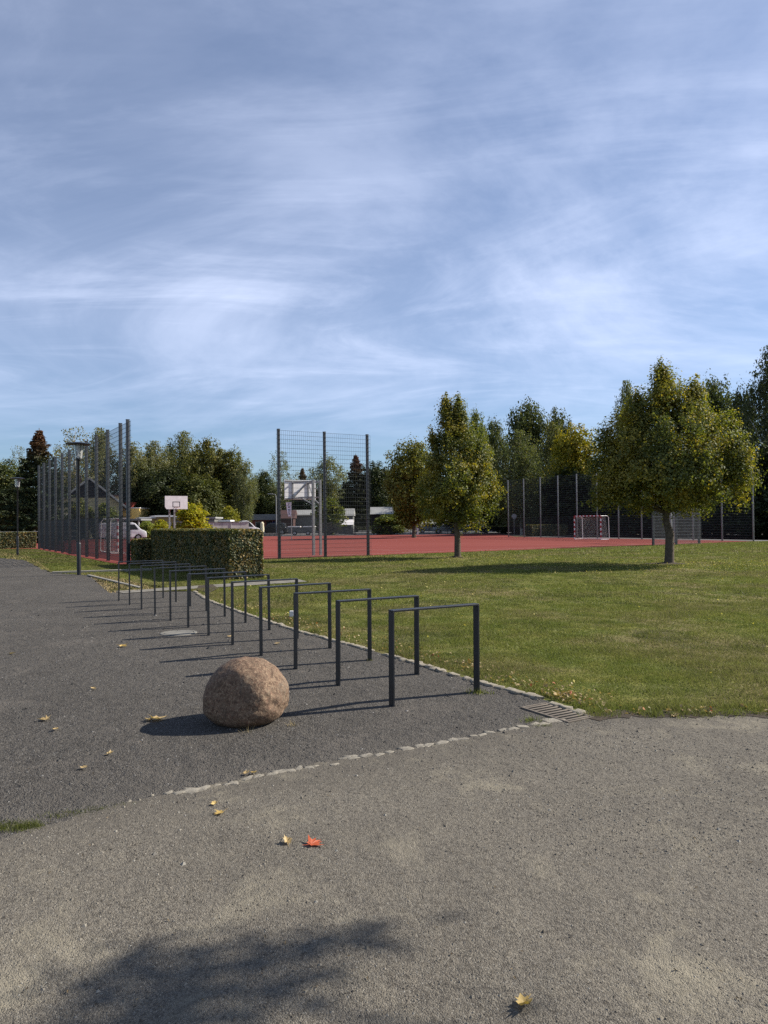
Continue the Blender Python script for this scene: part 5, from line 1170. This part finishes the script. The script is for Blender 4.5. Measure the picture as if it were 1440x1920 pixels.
# grey garage block and concrete wall
Yb = 94.0; a, b = AT(327, 973, Yb), AT(402, 971, Yb)
t = thing('grey_garage', 'grey garage block with a flat roof behind the large yellow bush', 'building', (a.x, Yb, 0)); L = b.x - a.x
MB().box(0, L, 0, 4, 0, a.z).obj('wall', 'dark_wall', t); MB().box(-.2, L + .2, -.25, 4.2, a.z + .002, a.z + .2).obj('roof', 'roof_grey', t); MB().box(.5, 1.6, -.04, -.002, 0, 2.0).obj('door', 'glass_dark', t)
Yb = 84.0; a, b = AT(329, 980, Yb), AT(472, 980, Yb)
t = thing('concrete_wall', 'long grey concrete panel wall showing above the tall hedge', 'wall', (a.x, Yb, 0), 0.45); L = (b.x - a.x) * 0.98; n = 8
for i in range(n):
    m = 'dark_wall' if i < 2 else 'concrete_wall'; MB().box(L * i / n + .02, L * (i + 1) / n - .02, 0, .12, 0, a.z - .02).obj('panel', m, t)
    if i % 2 == 0: MB().box(L * i / n - .06, L * i / n + .06, -.05, .17, 0, a.z).obj('post', 'concrete_wall', t)
MB().box(-.1, L + .1, -.08, .2, a.z + .002, a.z + .08).obj('coping', 'dark_wall', t)
Yb = 96.0; a, b = AT(396, 978, Yb), AT(432, 976, Yb)
t = thing('white_canopy', 'white flat canopy roof right of the large yellow bush', 'canopy', (a.x, Yb, 0)); L = b.x - a.x
MB().box(0, L, 0, 3, b.z - .15, b.z + .08).obj('roof', 'white', t)
for x in (.1, L - .1):
    for y in (.1, 2.9): MB().box(x - .05, x + .05, y - .05, y + .05, 0, b.z - .151).obj('post', 'alu', t)
# pink building
Yb = 127.0; a, b = AT(424, 976, Yb), AT(582, 974, Yb)
t = thing('pink_building', 'long low pink building with a grey sheet roof left of the middle fence', 'building', (a.x, Yb, 0), 0.30); L = (b.x - a.x) * 1.08; z = AT(500, 975, Yb).z; zr = AT(500, 964, Yb).z
MB().box(0, L, 0, 6, 0, z).obj('wall', 'pink_wall', t)
MB().prism([(-.6, z + .01), (L + .8, z + .01), (L - 1.2, zr), (.4, zr)], -.6, 6.5).obj('roof', 'roof_grey', t)
kx = lambda px: (AT(px, 985, Yb).x - a.x) * 1.07
win(t, kx(475), kx(484), .8, 2.1, -.03); MB().box(kx(494), kx(504), -.05, -.002, 0, 2.15).obj('door_opening', 'glass_dark', t); MB().box(kx(504.2), kx(514), -.06, -.002, 0, 2.15).obj('blue_shutter', 'blue', t)
pp = AT(462, 985, 118); t = thing('flag_pole', 'thin pale pole in front of the pink building', 'pole', (pp.x, 118, 0)); MB().tube([(0, 0, 0), (0, 0, AT(462, 963, 118).z)], [.07, .05], 8).obj('shaft', 'offwhite', t)
# sheds and roofs behind the rear-facing hoop
def shed(name, label, px0, px1, pyt, pye, Y, wall, roof, depth=6):
    a, b = AT(px0, 985, Y), AT(px1, 985, Y); ze, zr = AT((px0 + px1) / 2, pye, Y).z, AT((px0 + px1) / 2, pyt, Y).z
    t = thing(name, label, 'building', (a.x, Y, 0)); L = b.x - a.x
    MB().box(.2, L - .2, 0, depth, 0, ze).obj('wall', wall, t)
    m = MB(); m.poly([(0, -.4, ze), (L, -.4, ze), (L, depth / 2, zr), (0, depth / 2, zr)]).poly([(0, depth + .4, ze), (L, depth + .4, ze), (L, depth / 2, zr), (0, depth / 2, zr)]).poly([(0, -.4, ze), (0, depth / 2, zr), (0, depth + .4, ze)]).poly([(L, -.4, ze), (L, depth / 2, zr), (L, depth + .4, ze)]).poly([(0, -.4, ze), (L, -.4, ze), (L, depth + .4, ze), (0, depth + .4, ze)])
    m.obj('roof', roof, t); return t, L, ze
shed('grey_roofed_shed', 'shed with a pale grey roof seen below the rear-facing board', 546, 606, 955, 966, 126, 'dark_wall', 'roof_grey')
shed('brown_roofed_shed', 'small brown-roofed shed left of the rear-facing hoop posts', 522, 552, 956, 972, 122, 'roof_dark', 'roof_dark')
shed('grey_roofed_shed', 'pale roof glimpsed behind the right bay of the middle fence', 622, 664, 953, 967, 128, 'dark_wall', 'roof_grey')
shed('white_hut', 'small white hut behind the right bay of the middle fence', 632, 662, 974, 984, 112, 'dark_wall', 'offwhite', 4)
t, L, ze = shed('pavilion', 'dark pavilion with a pale hipped roof left of the autumn tree', 694, 738, 950, 964, 114, 'brown_clad', 'roof_grey', 5)
# pale low wall at the court's far left, furled parasol, banner
a, b = AT(478, 1001, 98), AT(524, 1001, 98)
t = thing('low_wall', 'low pale concrete block wall beside the furled parasol', 'wall', (a.x, 98, 0)); L = b.x - a.x
for i in range(5): MB().box(L * i / 5 + .015, L * (i + 1) / 5 - .015, 0, .25, 0, .42).obj('block', 'concrete', t, bevel=.01)
pp = AT(491.5, 985, 101); t = thing('furled_parasol', 'furled cream parasol standing in front of the pink building', 'parasol', (pp.x, 101, 0)); zp = AT(491, 978, 101).z
MB().lathe([(.05, .45), (.26, .55), (.30, .9), (.24, 1.5), (.26, zp - .25), (.10, zp - .05), (0, zp)], 14).obj('canopy', 'cream_cloth', t, smooth=True); MB().tube([(0, 0, 0), (0, 0, .6)], .04, 8).obj('pole', 'alu', t)
Yb = 72; p0 = AT(545.5, 985, Yb); zt, zb = AT(541, 942, Yb).z, AT(541, 968, Yb).z
t = thing('banner_flag', 'narrow white banner with dark print hanging below the rear-facing board', 'banner', (p0.x, Yb, 0))
MB().tube([(.06, 0, 0), (.06, 0, zt + .05)], [.035, .02], 8).obj('pole', 'alu', t)
bn = MB(); nn = 10
for i in range(nn):
    f0, f1 = i / nn, (i + 1) / nn; xa = -.48 + .22 * f0 ** 1.5; xb = -.48 + .22 * f1 ** 1.5; ya, yb = .05 * math.sin(f0 * 5), .05 * math.sin(f1 * 5)
    za, zb_ = zt + (zb - zt) * f0, zt + (zb - zt) * f1
    bn.poly([(xa, ya, za), (.03, ya * .5, za), (.03, yb * .5, zb_), (xb, yb, zb_)])
bo = bn.obj('cloth', 'cloth', t, smooth=True)
for i, (zq, wq) in enumerate([(.10, .22), (.18, .12), (.30, .20), (.38, .20), (.52, .18), (.62, .2), (.72, .12), (.82, .16)]):
    z = zt + (zb - zt) * zq; MB().box(-.30 + .1 * zq, -.30 + .1 * zq + wq * .9, -.075, -.07, z - .03, z + .03).obj('print_mark', 'ink', bo)
# slatted frames, posts and clutter on the far side
def slatted(label, px, Y, H, Wd, n, lean):
    p = AT(px, 985, Y); t = thing('slatted_frame', label, 'slatted frame', (p.x, Y, 0), 0, 'slatted frames stacked beyond the court'); t.rotation_euler = (0, lean, 0)
    for i in range(n): MB().box(Wd * i / n, Wd * i / n + Wd / n * .45, -.03, .03, .05, H).obj('slat', 'wood', t)
    for z in (.15, H * .5, H - .1): MB().box(0, Wd, .031, .07, z, z + .10).obj('rail', 'wood', t)
slatted('leaning slatted wooden frame left of the autumn tree trunk, left one', 722, 103, 1.25, 1.15, 8, -.25)
slatted('leaning slatted wooden frame left of the autumn tree trunk, right one', 739, 103, 1.25, 1.15, 8, -.30)
slatted('leaning slatted wooden frame just left of the centre fence post', 598, 103, 1.6, 1.2, 8, -.2)
slatted('leaning slatted wooden frame just right of the centre fence post', 612, 103, 1.6, 1.3, 9, -.28)
slatted('leaning slatted wooden frame in the middle of the right fence bay', 628, 103, 1.5, 1.3, 9, -.28)
slatted('low slatted wooden frame toward the right post of the middle fence', 646, 103, 1.0, 1.6, 10, .1)
Yb = 96.2
for px, lb in ((775, 'left one of two white posts at the far court edge'), (783, 'right one of two white posts at the far court edge')):
    p = AT(px, 985, Yb); t = thing('white_post', lb, 'post', (p.x, Yb, 0), 0, 'white posts at the far court edge'); MB().box(-.09, .09, -.09, .09, 0, AT(px, 983, Yb).z).obj('shaft', 'offwhite', t, bevel=.02); MB().box(-.12, .12, -.12, .12, 0, .05).obj('foot', 'alu', t)
a, b = AT(540, 990, 101), AT(590, 990, 101)
t = thing('flat_trailer', 'long low covered stack with a white top behind the far fence', 'trailer', (a.x, 101, 0)); L = b.x - a.x
MB().box(0, L, 0, 1.6, .35, 1.15).obj('body', 'dark_wall', t, bevel=.03); MB().box(-.05, L * .45, -.05, 1.65, 1.152, 1.3).obj('cover', 'offwhite', t, bevel=.04); MB().box(L * .55, L + .05, -.05, 1.65, 1.152, 1.28).obj('cover', 'offwhite', t, bevel=.04)
for x in (L * .25, L * .75): wheel(t, x, -.02, .33)
p = AT(964, 985, 86); t = thing('road_sign', 'small sign on a thin post behind the right fence', 'sign', (p.x, 86, 0)); MB().tube([(0, 0, 0), (0, 0, 2.5)], .035, 8).obj('post', 'alu', t); MB().lathe([(.0, 0), (.3, 0), (.3, .02), (0, .02)], 18).obj('plate', 'alu', t, loc=(0, -.05, 2.25), rot=(math.pi / 2, 0, 0))
